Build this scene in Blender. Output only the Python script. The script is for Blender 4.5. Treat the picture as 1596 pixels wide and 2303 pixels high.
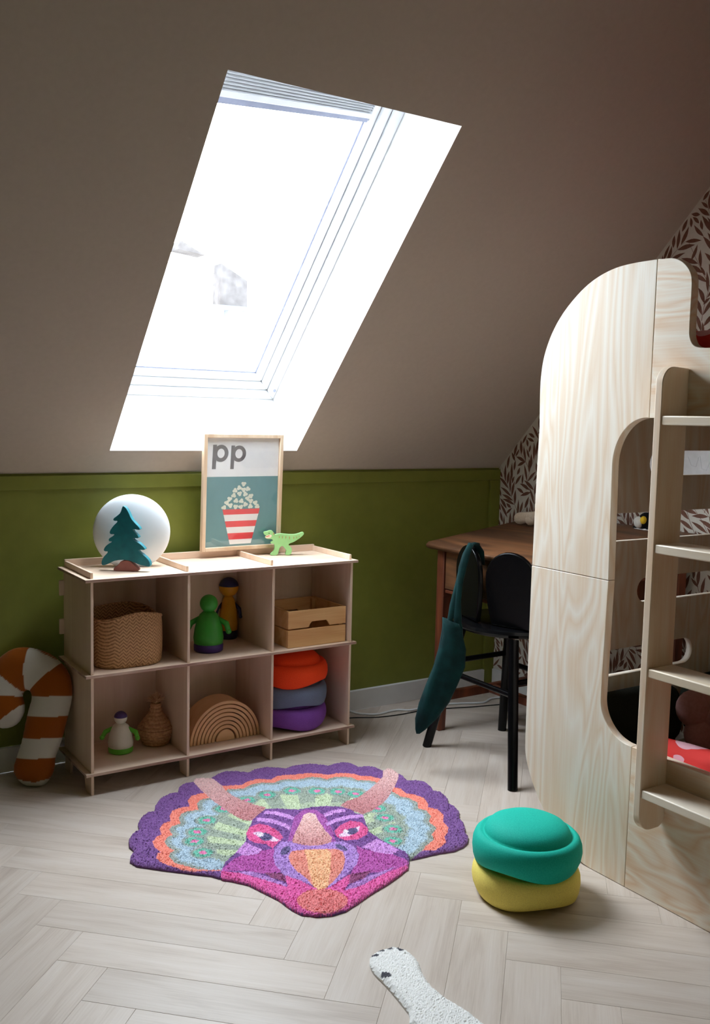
import bpy, bmesh, math, random
import numpy as np
from mathutils import Vector, Matrix

for o in list(bpy.data.objects):
    bpy.data.objects.remove(o, do_unlink=True)
SC = bpy.context.scene
COL = SC.collection
random.seed(7)
RNG = np.random.default_rng(7)

# ------------------------------------------------------------------ camera
F_PX, YAW, PITCH, ROLL = 2145.73, math.radians(33.4673), math.radians(5.6286), math.radians(1.3367)
CAM = np.array([0.0, 0.0, 1.2])
_fw = np.array([math.sin(YAW)*math.cos(PITCH), math.cos(YAW)*math.cos(PITCH), -math.sin(PITCH)])
_r0 = np.array([math.cos(YAW), -math.sin(YAW), 0.0])
_u0 = np.cross(_r0, _fw)
_rt = math.cos(ROLL)*_r0 + math.sin(ROLL)*_u0
_up = -math.sin(ROLL)*_r0 + math.cos(ROLL)*_u0
cam_d = bpy.data.cameras.new('camera')
cam_o = bpy.data.objects.new('camera', cam_d)
COL.objects.link(cam_o)
cam_d.sensor_fit = 'HORIZONTAL'
cam_d.sensor_width = 36.0
cam_d.lens = 36.0*F_PX/1596.0
cam_d.clip_start = 0.05
cam_o.matrix_world = Matrix(((_rt[0], _up[0], -_fw[0], CAM[0]), (_rt[1], _up[1], -_fw[1], CAM[1]),
                             (_rt[2], _up[2], -_fw[2], CAM[2]), (0, 0, 0, 1)))
SC.camera = cam_o

# ------------------------------------------------------------------ world, light, exposure
SKY_STRENGTH = 33.0
world = bpy.data.worlds.new('overcast_sky')
SC.world = world
world.use_nodes = True
bg = world.node_tree.nodes['Background']
bg.inputs['Color'].default_value = (0.84, 0.93, 1.0, 1)
bg.inputs['Strength'].default_value = SKY_STRENGTH
SC.view_settings.view_transform = 'Standard'
SC.view_settings.look = 'None'
SC.view_settings.exposure = 0.0
SC.view_settings.gamma = 1.0
SC.view_settings.use_curve_mapping = False

# room measures (metres)
YW, XR, XL, YF = 3.2, 2.88, -1.2, -1.4
SL = 1.0083                     # roof slope, rise over run
Z0 = 0.993                      # height where the roof meets the low wall
ZC = 2.6                        # flat ceiling
_nl = math.hypot(1, SL)
EV = np.array([0, -1/_nl, SL/_nl])      # up the roof
EW = np.array([0, SL/_nl, 1/_nl])       # out through the roof
OP_V0, OP_V1 = 0.112, 1.456             # skylight opening along the slope
def op_x(f, v):
    t = (v-OP_V0)/(OP_V1-OP_V0)
    a = 1.0746 + (1.0414-1.0746)*t
    b = 1.7946 + (1.7679-1.7946)*t
    return a + (b-a)*f
def roof(x, v, w=0.0):
    return np.array([x, YW, Z0]) + EV*v + EW*w
def opn(f, v, w=0.0):
    return roof(op_x(f, v), v, w)

def portal(name, centre, xdir, ydir, sx, sy, flip=True):
    l = bpy.data.lights.new(name, 'AREA')
    l.shape = 'RECTANGLE'; l.size = sx; l.size_y = sy
    l.cycles.is_portal = True
    o = bpy.data.objects.new(name, l); COL.objects.link(o)
    x = Vector(xdir).normalized(); y = Vector(ydir).normalized(); z = x.cross(y)
    if flip: x = -x; z = -z
    o.matrix_world = Matrix(((x.x, y.x, z.x, centre[0]), (x.y, y.y, z.y, centre[1]), (x.z, y.z, z.z, centre[2]), (0, 0, 0, 1)))
    return o
_vm = (OP_V0+OP_V1)/2
portal('skylight_portal', opn(.5, _vm, .30), (1, 0, 0), tuple(EV), 0.72, 1.34)

# ------------------------------------------------------------------ pixel helpers (a pixel is a direction, a plane gives the distance)
def ray(x, y):
    return _fw + _rt*(x-798.0)/F_PX - _up*(y-1151.5)/F_PX
def on_z(x, y, z=0.0):
    d = ray(x, y); return CAM + d*(z-CAM[2])/d[2]
def on_y(x, y, Y):
    d = ray(x, y); return CAM + d*Y/d[1]
def on_x(x, y, X):
    d = ray(x, y); return CAM + d*X/d[0]
def on_plane(x, y, p, n):
    d = ray(x, y); n = np.array(n, float)
    return CAM + d*((np.array(p)-CAM) @ n)/(d @ n)
def at_depth(x, y, t):
    return CAM + ray(x, y)*t
def depth_of(p):
    return float((np.array(p)-CAM) @ _fw)

# ------------------------------------------------------------------ materials
def S(r, g, b):
    def f(c):
        c = c/255.0
        return c/12.92 if c <= 0.04045 else ((c+0.055)/1.055)**2.4
    return (f(r), f(g), f(b), 1.0)
def new_mat(name):
    m = bpy.data.materials.new(name); m.use_nodes = True
    nt = m.node_tree
    return m, nt, nt.nodes['Principled BSDF']
def N(nt, t, **kw):
    n = nt.nodes.new(t)
    for k, v in kw.items():
        setattr(n, k, v)
    return n
def ramp(nt, stops):
    r = N(nt, 'ShaderNodeValToRGB')
    e = r.color_ramp.elements
    while len(e) < len(stops): e.new(0.5)
    for i, (p, c) in enumerate(stops):
        e[i].position = p; e[i].color = c
    return r
def mapping(nt, scale, coord='Object', rot=(0, 0, 0)):
    tc = N(nt, 'ShaderNodeTexCoord'); mp = N(nt, 'ShaderNodeMapping')
    mp.inputs['Scale'].default_value = scale; mp.inputs['Rotation'].default_value = rot
    nt.links.new(tc.outputs[coord], mp.inputs['Vector'])
    return mp
def bump(nt, bsdf, fac, strength=0.2, dist=0.002):
    b = N(nt, 'ShaderNodeBump'); b.inputs['Strength'].default_value = strength; b.inputs['Distance'].default_value = dist
    nt.links.new(fac, b.inputs['Height']); nt.links.new(b.outputs['Normal'], bsdf.inputs['Normal'])
def mat_noise(name, c1, c2=None, rough=0.6, scale=30.0, bstr=0.1, bdist=0.001, spec=0.5, coat=0.0, sheen=0.0):
    m, nt, b = new_mat(name)
    c2 = c2 or tuple(min(1, v*1.12) for v in c1[:3])+(1,)
    mp = mapping(nt, (1, 1, 1))
    n = N(nt, 'ShaderNodeTexNoise'); n.inputs['Scale'].default_value = scale; n.inputs['Detail'].default_value = 4
    nt.links.new(mp.outputs[0], n.inputs['Vector'])
    r = ramp(nt, [(0.3, c1), (0.7, c2)])
    nt.links.new(n.outputs['Fac'], r.inputs['Fac']); nt.links.new(r.outputs['Color'], b.inputs['Base Color'])
    b.inputs['Roughness'].default_value = rough
    b.inputs['Specular IOR Level'].default_value = spec
    if coat: b.inputs['Coat Weight'].default_value = coat
    if sheen: b.inputs['Sheen Weight'].default_value = sheen
    if bstr: bump(nt, b, n.outputs['Fac'], bstr, bdist)
    return m
def mat_wood(name, pale, dark, along='Z', scale=1.0, rough=0.5, mid=0.5, dist=5.0, contrast=0.2, spec=0.4, stretch=0.14):
    """plain-sawn grain: stretched noise bent into long flames plus fine fibres"""
    m, nt, b = new_mat(name)
    q_ = stretch; st = {'X': (q_, 1, 1), 'Y': (1, q_, 1), 'Z': (1, 1, q_)}[along]
    mp = mapping(nt, tuple(v*scale for v in st))
    n1 = N(nt, 'ShaderNodeTexNoise'); n1.inputs['Scale'].default_value = 4.5; n1.inputs['Detail'].default_value = 2.0; n1.inputs['Distortion'].default_value = 0.6
    nt.links.new(mp.outputs[0], n1.inputs['Vector'])
    mul = N(nt, 'ShaderNodeMath', operation='MULTIPLY'); mul.inputs[1].default_value = dist
    nt.links.new(n1.outputs['Fac'], mul.inputs[0])
    fr = N(nt, 'ShaderNodeMath', operation='PINGPONG'); fr.inputs[1].default_value = 0.5
    nt.links.new(mul.outputs[0], fr.inputs[0])
    ft = {'X': (0.02, 1, 1), 'Y': (1, 0.02, 1), 'Z': (1, 1, 0.02)}[along]
    mp2 = mapping(nt, tuple(v*scale*180 for v in ft))
    n2 = N(nt, 'ShaderNodeTexNoise'); n2.inputs['Scale'].default_value = 1.0; n2.inputs['Detail'].default_value = 3.0
    nt.links.new(mp2.outputs[0], n2.inputs['Vector'])
    mix = N(nt, 'ShaderNodeMath', operation='MULTIPLY_ADD'); mix.inputs[1].default_value = 0.5
    nt.links.new(n2.outputs['Fac'], mix.inputs[0]); nt.links.new(fr.outputs[0], mix.inputs[2])
    r = ramp(nt, [(mid-contrast, pale), (mid+contrast, dark)])
    nt.links.new(mix.outputs[0], r.inputs['Fac']); nt.links.new(r.outputs['Color'], b.inputs['Base Color'])
    b.inputs['Roughness'].default_value = rough; b.inputs['Specular IOR Level'].default_value = spec
    bump(nt, b, n2.outputs['Fac'], 0.08, 0.001)
    return m
def mat_attr(name, rough=1.0, bstr=0.0, sheen=0.3):
    m, nt, b = new_mat(name)
    a = N(nt, 'ShaderNodeVertexColor'); a.layer_name = 'Col'
    nt.links.new(a.outputs['Color'], b.inputs['Base Color'])
    b.inputs['Roughness'].default_value = rough; b.inputs['Specular IOR Level'].default_value = 0.1
    b.inputs['Sheen Weight'].default_value = sheen
    return m
def mat_glass(name, gloss=0.08, tint=(1, 1, 1, 1)):
    m = bpy.data.materials.new(name); m.use_nodes = True
    nt = m.node_tree; nt.nodes.clear()
    out = N(nt, 'ShaderNodeOutputMaterial'); mx = N(nt, 'ShaderNodeMixShader')
    t = N(nt, 'ShaderNodeBsdfTransparent'); t.inputs['Color'].default_value = tint
    g = N(nt, 'ShaderNodeBsdfGlossy'); g.inputs['Roughness'].default_value = 0.03
    lw = N(nt, 'ShaderNodeLayerWeight'); lw.inputs['Blend'].default_value = 0.5
    pw = N(nt, 'ShaderNodeMath', operation='POWER'); pw.inputs[1].default_value = 4.0
    fr = N(nt, 'ShaderNodeMath', operation='MULTIPLY_ADD'); fr.inputs[1].default_value = 0.6; fr.inputs[2].default_value = gloss*0.5
    nt.links.new(lw.outputs['Facing'], pw.inputs[0]); nt.links.new(pw.outputs[0], fr.inputs[0])
    nt.links.new(fr.outputs[0], mx.inputs[0]); nt.links.new(t.outputs[0], mx.inputs[1]); nt.links.new(g.outputs[0], mx.inputs[2])
    nt.links.new(mx.outputs[0], out.inputs['Surface'])
    return m

M = {}
M['ceiling'] = mat_noise('ceiling_paint', S(192, 180, 168), S(196, 184, 172), 0.85, 60, 0.05, 0.0006, 0.2)
M['green'] = mat_noise('olive_paint', S(122, 126, 48), S(128, 132, 52), 0.55, 18, 0.05, 0.0006, 0.4)
M['white_paint'] = mat_noise('white_paint', S(226, 226, 226), S(232, 232, 232), 0.45, 20, 0.03, 0.0004)
M['reveal'] = mat_noise('reveal_plaster', S(226, 226, 226), S(232, 232, 232), 0.75, 40, 0.04, 0.0005, 0.3)
M['frame_white'] = mat_noise('window_lacquer', S(222, 224, 227), S(228, 230, 233), 0.35, 15, 0.02, 0.0003)
M['gasket'] = mat_noise('gasket_rubber', S(140, 145, 166), S(150, 155, 176), 0.5, 30, 0.02)
M['glass'] = mat_glass('window_glass', 0.05)
M['wallpaper'] = mat_noise('wallpaper_ground', S(214, 208, 198), S(220, 214, 204), 0.8, 80, 0.03, 0.0004, 0.2)
M['leaf_print'] = mat_noise('wallpaper_leaf_ink', S(112, 76, 62), S(128, 90, 76), 0.75, 60, 0.02, 0.0003, 0.2)
M['pine'] = mat_wood('pine_plywood', S(236, 227, 213), S(222, 196, 166), 'Z', 1.5, 0.42, 0.60, 11.0, 0.34, 0.4, 0.16)
M['pine_in'] = mat_wood('pine_plywood_plain', S(236, 227, 213), S(222, 196, 166), 'Z', 1.5, 0.5, 0.55, 8.0, 0.32, 0.4, 0.2)
M['pine_h'] = mat_wood('pine_plywood_level', S(236, 226, 210), S(220, 184, 148), 'Y', 1.5, 0.42, 0.58, 11.0, 0.34, 0.4, 0.34)
M['ladder'] = mat_wood('ladder_pine', S(240, 224, 204), S(226, 192, 158), 'Z', 2.2, 0.4, 0.6, 3.0, 0.3)
M['tread'] = mat_wood('tread_pine', S(238, 226, 208), S(226, 204, 174), 'Y', 1.6, 0.4, 0.6, 3.0, 0.3)
M['birch'] = mat_wood('birch_plywood', S(232, 208, 186), S(216, 186, 162), 'Z', 1.8, 0.5, 0.6, 2.5, 0.35)
M['birch_h'] = mat_wood('birch_plywood_level', S(232, 208, 186), S(216, 186, 162), 'X', 1.8, 0.45, 0.6, 2.5, 0.35)
M['ply_edge'] = mat_wood('plywood_edge', S(206, 178, 160), S(150, 110, 98), 'X', 3.0, 0.6, 0.55, 3.0, 0.3)
M['frame_oak'] = mat_wood('pale_oak', S(232, 208, 180), S(212, 178, 144), 'Z', 3.0, 0.5, 0.55, 2.5, 0.3)
M['crate'] = mat_wood('crate_pine', S(232, 190, 134), S(204, 146, 88), 'X', 2.0, 0.5, 0.62, 3.5, 0.3)
M['rainbow'] = mat_wood('beech', S(226, 180, 132), S(206, 152, 104), 'X', 3.0, 0.5, 0.6, 2.0, 0.3)
M['desk'] = mat_wood('old_walnut', S(132, 88, 56), S(54, 35, 25), 'Y', 2.0, 0.42, 0.5, 4.0, 0.42)
M['desk_leg'] = mat_wood('old_red_wood', S(128, 68, 42), S(80, 40, 26), 'Z', 3.0, 0.45, 0.55, 3.0, 0.3)
M['black'] = mat_noise('black_lacquer', S(6, 6, 8), S(8, 8, 10), 0.24, 40, 0.02, 0.0004, 0.2)
M['velvet'] = mat_noise('teal_velvet', S(2, 30, 32), S(6, 52, 52), 0.75, 22, 0.3, 0.004, 0.15, 0, 0.05)
M['rug'] = mat_attr('printed_pile', 1.0, 0, 0.2)
M['cushion_print'] = mat_attr('satin_print', 0.45, 0, 0.1)
M['paw'] = mat_noise('white_pile', S(226, 224, 220), S(240, 239, 236), 0.95, 220, 0.5, 0.003, 0.1, 0, 0.3)
M['claw'] = mat_noise('grey_pile', S(84, 84, 92), S(104, 104, 112), 0.95, 200, 0.4, 0.002, 0.1)
def foam(name, c):
    c2 = tuple(min(1, v*1.25+0.01) for v in c[:3])+(1,)
    return mat_noise(name, c, c2, 0.75, 420, 0.25, 0.0008, 0.25)
M['foam_green'] = foam('foam_teal', S(6, 172, 152))
M['foam_yellow'] = foam('foam_yellow', S(236, 214, 108))
M['foam_orange'] = foam('foam_orange', S(244, 66, 14))
M['foam_grey'] = foam('foam_grey', S(104, 116, 140))
M['foam_purple'] = foam('foam_purple', S(122, 68, 158))
M['globe'] = mat_noise('opal_plastic', S(228, 234, 240), S(234, 239, 244), 0.35, 12, 0.0)
M['tree_teal'] = mat_noise('teal_stain', S(0, 98, 112), S(4, 116, 126), 0.55, 40, 0.05)
M['tree_brown'] = mat_noise('red_brown_stain', S(140, 84, 78), S(156, 98, 90), 0.6, 40, 0.05)
M['dino'] = mat_noise('light_green_stain', S(146, 200, 128), S(158, 210, 140), 0.5, 30, 0.03)
M['dino_cream'] = mat_noise('cream_stain', S(236, 216, 196), None, 0.5, 30, 0.0)
M['dino_red'] = mat_noise('rust_stain', S(196, 92, 50), None, 0.5, 30, 0.0)
M['poster_white'] = mat_noise('paper_white', S(250, 250, 252), None, 0.7, 30, 0.0)
M['poster_teal'] = mat_noise('paper_teal', S(106, 156, 162), S(110, 160, 166), 0.7, 30, 0.0)
M['ink_grey'] = mat_noise('ink_grey', S(112, 108, 112), None, 0.7, 30, 0.0)
M['ink_red'] = mat_noise('ink_red', S(238, 78, 84), None, 0.7, 30, 0.0)
M['ink_cream'] = mat_noise('ink_cream', S(232, 236, 222), None, 0.7, 30, 0.0)
M['poster_glass'] = mat_glass('poster_glass', 0.09)
M['toy_green'] = mat_noise('green_plastic', S(52, 150, 48), S(58, 160, 52), 0.45, 30, 0.02)
M['toy_purple'] = mat_noise('purple_plastic', S(62, 40, 112), S(70, 46, 122), 0.45, 30, 0.02)
M['toy_yellow'] = mat_noise('yellow_plastic', S(226, 158, 30), S(234, 168, 36), 0.45, 30, 0.02)
M['toy_navy'] = mat_noise('navy_plastic', S(40, 40, 84), S(46, 46, 94), 0.45, 30, 0.02)
M['toy_white'] = mat_noise('white_plastic', S(222, 220, 206), S(228, 226, 212), 0.4, 30, 0.02)
M['toy_lime'] = mat_noise('lime_plastic', S(96, 186, 52), S(104, 196, 58), 0.4, 30, 0.02)
M['toy_lilac'] = mat_noise('lilac_plastic', S(70, 50, 104), None, 0.4, 30, 0.0)
M['cable_white'] = mat_noise('white_cable', S(222, 224, 226), None, 0.5, 30, 0.0)
M['cable_black'] = mat_noise('black_cable', S(24, 24, 24), None, 0.5, 30, 0.0)
M['plush'] = mat_noise('beige_plush', S(204, 184, 160), S(218, 200, 178), 0.95, 160, 0.4, 0.002, 0.1, 0, 0.3)
M['plush_black'] = mat_noise('black_plush', S(30, 30, 32), None, 0.95, 160, 0.3, 0.002, 0.1)
M['plush_white'] = mat_noise('white_plush', S(226, 224, 218), None, 0.95, 160, 0.3, 0.002, 0.1)
M['yellow_felt'] = mat_noise('yellow_felt', S(230, 190, 40), None, 0.9, 60, 0.1)
M['dark_fabric'] = mat_noise('charcoal_fabric', S(34, 36, 30), S(42, 44, 38), 0.95, 200, 0.2, 0.001, 0.1)
M['pink_fabric'] = mat_noise('dusty_pink_velvet', S(168, 122, 120), S(180, 134, 132), 0.9, 120, 0.2, 0.001, 0.1, 0, 0.3)
M['mattress'] = mat_noise('mattress_cotton', S(216, 210, 200), None, 0.9, 120, 0.1)
M['roof_slate'] = mat_noise('slate', S(56, 57, 62), None, 1.0, 10, 0.0, 0.001, 0.0)
M['render_pale'] = mat_noise('pale_render', S(230, 226, 220), None, 0.9, 10, 0.1)
M['brick'] = mat_noise('brown_brick', S(46, 44, 44), S(58, 56, 56), 1.0, 9, 0.0, 0.001, 0.0)
M['paper'] = mat_noise('white_sheet', S(232, 234, 238), None, 0.8, 30, 0.0)
M['faint_grey'] = mat_noise('pale_grey', S(212, 214, 220), None, 0.8, 30, 0.0)

def mat_floor():
    m, nt, b = new_mat('oak_vinyl_plank')
    tc = N(nt, 'ShaderNodeTexCoord'); oi = N(nt, 'ShaderNodeObjectInfo')
    off = N(nt, 'ShaderNodeVectorMath', operation='SCALE'); off.inputs['Scale'].default_value = 40.0
    comb = N(nt, 'ShaderNodeCombineXYZ')
    for i in range(3): nt.links.new(oi.outputs['Random'], comb.inputs[i])
    nt.links.new(comb.outputs[0], off.inputs[0])
    add = N(nt, 'ShaderNodeVectorMath', operation='ADD')
    nt.links.new(tc.outputs['Object'], add.inputs[0]); nt.links.new(off.outputs[0], add.inputs[1])
    mp = N(nt, 'ShaderNodeMapping'); mp.inputs['Scale'].default_value = (2.2, 16, 10)
    nt.links.new(add.outputs[0], mp.inputs['Vector'])
    n1 = N(nt, 'ShaderNodeTexNoise'); n1.inputs['Scale'].default_value = 1.0; n1.inputs['Detail'].default_value = 4; n1.inputs['Distortion'].default_value = 1.2
    nt.links.new(mp.outputs[0], n1.inputs['Vector'])
    mp2 = N(nt, 'ShaderNodeMapping'); mp2.inputs['Scale'].default_value = (9, 260, 60)
    nt.links.new(add.outputs[0], mp2.inputs['Vector'])
    n2 = N(nt, 'ShaderNodeTexNoise'); n2.inputs['Scale'].default_value = 1.0; n2.inputs['Detail'].default_value = 3
    nt.links.new(mp2.outputs[0], n2.inputs['Vector'])
    ma = N(nt, 'ShaderNodeMath', operation='MULTIPLY_ADD'); ma.inputs[1].default_value = 0.45
    nt.links.new(n2.outputs['Fac'], ma.inputs[0]); nt.links.new(n1.outputs['Fac'], ma.inputs[2])
    r = ramp(nt, [(0.42, S(178, 162, 149)), (0.70, S(198, 184, 172)), (0.95, S(206, 194, 184))])
    nt.links.new(ma.outputs[0], r.inputs['Fac'])
    hs = N(nt, 'ShaderNodeHueSaturation')
    mr = N(nt, 'ShaderNodeMapRange'); mr.inputs['To Min'].default_value = 0.92; mr.inputs['To Max'].default_value = 1.05
    nt.links.new(oi.outputs['Random'], mr.inputs['Value']); nt.links.new(mr.outputs[0], hs.inputs['Value'])
    nt.links.new(r.outputs['Color'], hs.inputs['Color']); nt.links.new(hs.outputs['Color'], b.inputs['Base Color'])
    b.inputs['Roughness'].default_value = 0.42; b.inputs['Specular IOR Level'].default_value = 0.45
    bump(nt, b, n2.outputs['Fac'], 0.12, 0.0006)
    return m
M['plank'] = mat_floor()
M['subfloor'] = mat_noise('subfloor', S(150, 138, 128), None, 0.9, 20, 0.0)

def mat_weave(name, c1, c2, sx=1.0, chevron=True):
    """plaited strips: diagonal bands that switch direction column by column"""
    m, nt, b = new_mat(name)
    tc = N(nt, 'ShaderNodeTexCoord'); sp = N(nt, 'ShaderNodeSeparateXYZ')
    nt.links.new(tc.outputs['Object'], sp.inputs[0])
    def mth(op, a, bb=None, c=None):
        n_ = N(nt, 'ShaderNodeMath', operation=op)
        for i, v in enumerate((a, bb, c)):
            if v is None: continue
            if isinstance(v, (int, float)): n_.inputs[i].default_value = v
            else: nt.links.new(v, n_.inputs[i])
        return n_.outputs[0]
    h = mth('ADD', sp.outputs['X'], sp.outputs['Y'])
    pp = mth('PINGPONG', h, 0.011)
    v = mth('ADD', sp.outputs['Z'], pp)
    st = mth('PINGPONG', mth('MULTIPLY', v, 1/0.0055), 1.0)
    fine = N(nt, 'ShaderNodeTexNoise'); fine.inputs['Scale'].default_value = 160; nt.links.new(tc.outputs['Object'], fine.inputs['Vector'])
    col = mth('MULTIPLY_ADD', fine.outputs['Fac'], 0.5, mth('MULTIPLY', st, 0.6))
    r = ramp(nt, [(0.2, c1), (0.75, c2)])
    nt.links.new(col, r.inputs['Fac']); nt.links.new(r.outputs['Color'], b.inputs['Base Color'])
    b.inputs['Roughness'].default_value = 0.7
    bump(nt, b, st, 0.7, 0.002)
    return m
M['weave'] = mat_weave('seagrass', S(128, 86, 50), S(206, 160, 112))
M['coil'] = mat_noise('palm_coil', S(166, 120, 82), S(206, 162, 118), 0.75, 130, 0.3, 0.001)
M['straw'] = mat_noise('straw', S(206, 164, 124), S(220, 180, 140), 0.8, 60, 0.0)

def mat_bedding():
    """red cotton with large pink berry shapes"""
    m, nt, b = new_mat('berry_print_cotton')
    mp = mapping(nt, (1, 1, 1))
    v = N(nt, 'ShaderNodeTexVoronoi'); v.inputs['Scale'].default_value = 8.5; v.inputs['Randomness'].default_value = 0.75
    nt.links.new(mp.outputs[0], v.inputs['Vector'])
    n = N(nt, 'ShaderNodeTexNoise'); n.inputs['Scale'].default_value = 220
    nt.links.new(mp.outputs[0], n.inputs['Vector'])
    r = ramp(nt, [(0.0, S(70, 60, 62)), (0.07, S(236, 178, 190)), (0.36, S(226, 52, 46))])
    r.color_ramp.interpolation = 'CONSTANT'
    nt.links.new(v.outputs['Distance'], r.inputs['Fac'])
    nt.links.new(r.outputs['Color'], b.inputs['Base Color'])
    b.inputs['Roughness'].default_value = 0.85
    bump(nt, b, n.outputs['Fac'], 0.1, 0.001)
    return m
M['bedding'] = mat_bedding()

# ------------------------------------------------------------------ mesh helpers
class MB:
    def __init__(s): s.v = []; s.f = []; s.m = []
    def add(s, verts, faces, mi=0):
        o = len(s.v); s.v += [tuple(map(float, p)) for p in verts]
        s.f += [tuple(i+o for i in f) for f in faces]; s.m += [mi]*len(faces)
    def box(s, a, b, mi=0):
        x0, y0, z0 = a; x1, y1, z1 = b
        s.add([(x0, y0, z0), (x1, y0, z0), (x1, y1, z0), (x0, y1, z0), (x0, y0, z1), (x1, y0, z1), (x1, y1, z1), (x0, y1, z1)],
              [(0, 3, 2, 1), (4, 5, 6, 7), (0, 1, 5, 4), (1, 2, 6, 5), (2, 3, 7, 6), (3, 0, 4, 7)], mi)
    def obox(s, c, ax, ay, az, mi=0):
        c, ax, ay, az = map(np.array, (c, ax, ay, az))
        P = [c+i*ax+j*ay+k*az for k in (-1, 1) for j in (-1, 1) for i in (-1, 1)]
        s.add(P, [(0, 2, 3, 1), (4, 5, 7, 6), (0, 1, 5, 4), (1, 3, 7, 5), (3, 2, 6, 7), (2, 0, 4, 6)], mi)
    def prism(s, pts3, off, mi=0):
        n = len(pts3); off = np.array(off, float)
        P = [np.array(p, float) for p in pts3]
        s.add(P + [p+off for p in P], [tuple(range(n))[::-1], tuple(range(n, 2*n))] + [(i, (i+1) % n, n+(i+1) % n, n+i) for i in range(n)], mi)
    def lathe(s, prof, c=(0, 0, 0), n=48, zf=None, sx=1.0, sy=1.0, mi=0):
        c = np.array(c); V = []; F = []
        m = len(prof)
        for (r, z) in prof:
            for k in range(n):
                a = 2*math.pi*k/n
                dz = zf(r, z, a) if zf else 0.0
                V.append((c[0]+r*sx*math.cos(a), c[1]+r*sy*math.sin(a), c[2]+z+dz))
        for i in range(m-1):
            for k in range(n):
                k2 = (k+1) % n
                F.append((i*n+k, i*n+k2, (i+1)*n+k2, (i+1)*n+k))
        F.append(tuple(range(n))[::-1]); F.append(tuple((m-1)*n+k for k in range(n)))
        s.add(V, F, mi)
    def tube(s, path, rad, n=10, mi=0, flat=None):
        P = [np.array(p, float) for p in path]; V = []; F = []
        up = np.array([0, 0, 1.0])
        for i, p in enumerate(P):
            t = P[min(i+1, len(P)-1)]-P[max(i-1, 0)]; t /= np.linalg.norm(t)+1e-12
            a = np.cross(t, up)
            if np.linalg.norm(a) < 1e-3: a = np.cross(t, np.array([1.0, 0, 0]))
            a /= np.linalg.norm(a); b = np.cross(a, t)
            r = rad[i] if hasattr(rad, '__len__') else rad
            r1, r2 = (r if hasattr(r, '__len__') else (r, r))
            for k in range(n):
                q = 2*math.pi*k/n
                V.append(p+a*r1*math.cos(q)+b*r2*math.sin(q))
        for i in range(len(P)-1):
            for k in range(n):
                k2 = (k+1) % n
                F.append((i*n+k, i*n+k2, (i+1)*n+k2, (i+1)*n+k))
        F.append(tuple(range(n))[::-1]); F.append(tuple((len(P)-1)*n+k for k in range(n)))
        s.add(V, F, mi)
    def ball(s, c, r, nu=20, nv=12, axes=None, mi=0):
        c = np.array(c, float)
        ax = [np.array(a, float) for a in (axes or ((1, 0, 0), (0, 1, 0), (0, 0, 1)))]
        r = r if hasattr(r, '__len__') else (r, r, r)
        V = [c-ax[2]*r[2]]; F = []
        for j in range(1, nv):
            t = -math.pi/2+math.pi*j/nv
            for k in range(nu):
                q = 2*math.pi*k/nu
                V.append(c+ax[0]*r[0]*math.cos(t)*math.cos(q)+ax[1]*r[1]*math.cos(t)*math.sin(q)+ax[2]*r[2]*math.sin(t))
        V.append(c+ax[2]*r[2]); L = len(V)-1
        for k in range(nu):
            k2 = (k+1) % nu
            F.append((0, 1+k2, 1+k)); F.append((L, 1+(nv-2)*nu+k, 1+(nv-2)*nu+k2))
            for j in range(nv-2):
                F.append((1+j*nu+k, 1+j*nu+k2, 1+(j+1)*nu+k2, 1+(j+1)*nu+k))
        s.add(V, F, mi)
    def build(s, name, mat, parent=None, smooth=False, bevel=0.0, seg=2, angle=0.7):
        me = bpy.data.meshes.new(name)
        me.from_pydata(s.v, [], s.f)
        mats = mat if isinstance(mat, (list, tuple)) else [mat]
        for q in mats: me.materials.append(q)
        if len(mats) > 1: me.polygons.foreach_set('material_index', s.m)
        bm = bmesh.new(); bm.from_mesh(me)
        bmesh.ops.recalc_face_normals(bm, faces=bm.faces)
        bm.to_mesh(me); bm.free()
        if smooth:
            me.polygons.foreach_set('use_smooth', [True]*len(me.polygons))
            try: me.set_sharp_from_angle(angle=angle)
            except Exception: pass
        me.update()
        o = bpy.data.objects.new(name, me); COL.objects.link(o)
        if bevel:
            bv = o.modifiers.new('edge', 'BEVEL'); bv.width = bevel; bv.segments = seg; bv.limit_method = 'ANGLE'; bv.angle_limit = 0.6
            me.polygons.foreach_set('use_smooth', [True]*len(me.polygons))
            try: me.set_sharp_from_angle(angle=0.6)
            except Exception: pass
        if parent is not None: adopt(o, parent)
        return o
ORIGIN = {}
def adopt(o, parent):
    o.parent = parent
    if parent.type == 'EMPTY':
        o.matrix_parent_inverse = Matrix.Translation(parent.location).inverted()
def thing(name, label, cat, loc=(0, 0, 0), group=None):
    o = bpy.data.objects.new(name, None); COL.objects.link(o)
    o.location = tuple(map(float, loc)); o.empty_display_size = 0.05
    return tag(o, label, cat, group)
def tag(o, label, cat, group=None):
    o['label'] = label; o['category'] = cat
    if group: o['group'] = group
    return o
def struct(o):
    o['kind'] = 'structure'; return o
def arc(cx, cy, r, a0, a1, n=10, ry=None):
    ry = ry or r
    return [(cx+r*math.cos(math.radians(a0+(a1-a0)*i/n)), cy+ry*math.sin(math.radians(a0+(a1-a0)*i/n))) for i in range(n+1)]
def inside(poly, x, y):
    """vectorised even-odd test"""
    x = np.asarray(x); y = np.asarray(y); c = np.zeros(x.shape, bool)
    n = len(poly)
    for i in range(n):
        x1, y1 = poly[i]; x2, y2 = poly[(i+1) % n]
        if y1 == y2: continue
        k = ((y1 > y) != (y2 > y)) & (x < (x2-x1)*(y-y1)/(y2-y1)+x1)
        c ^= k
    return c
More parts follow.
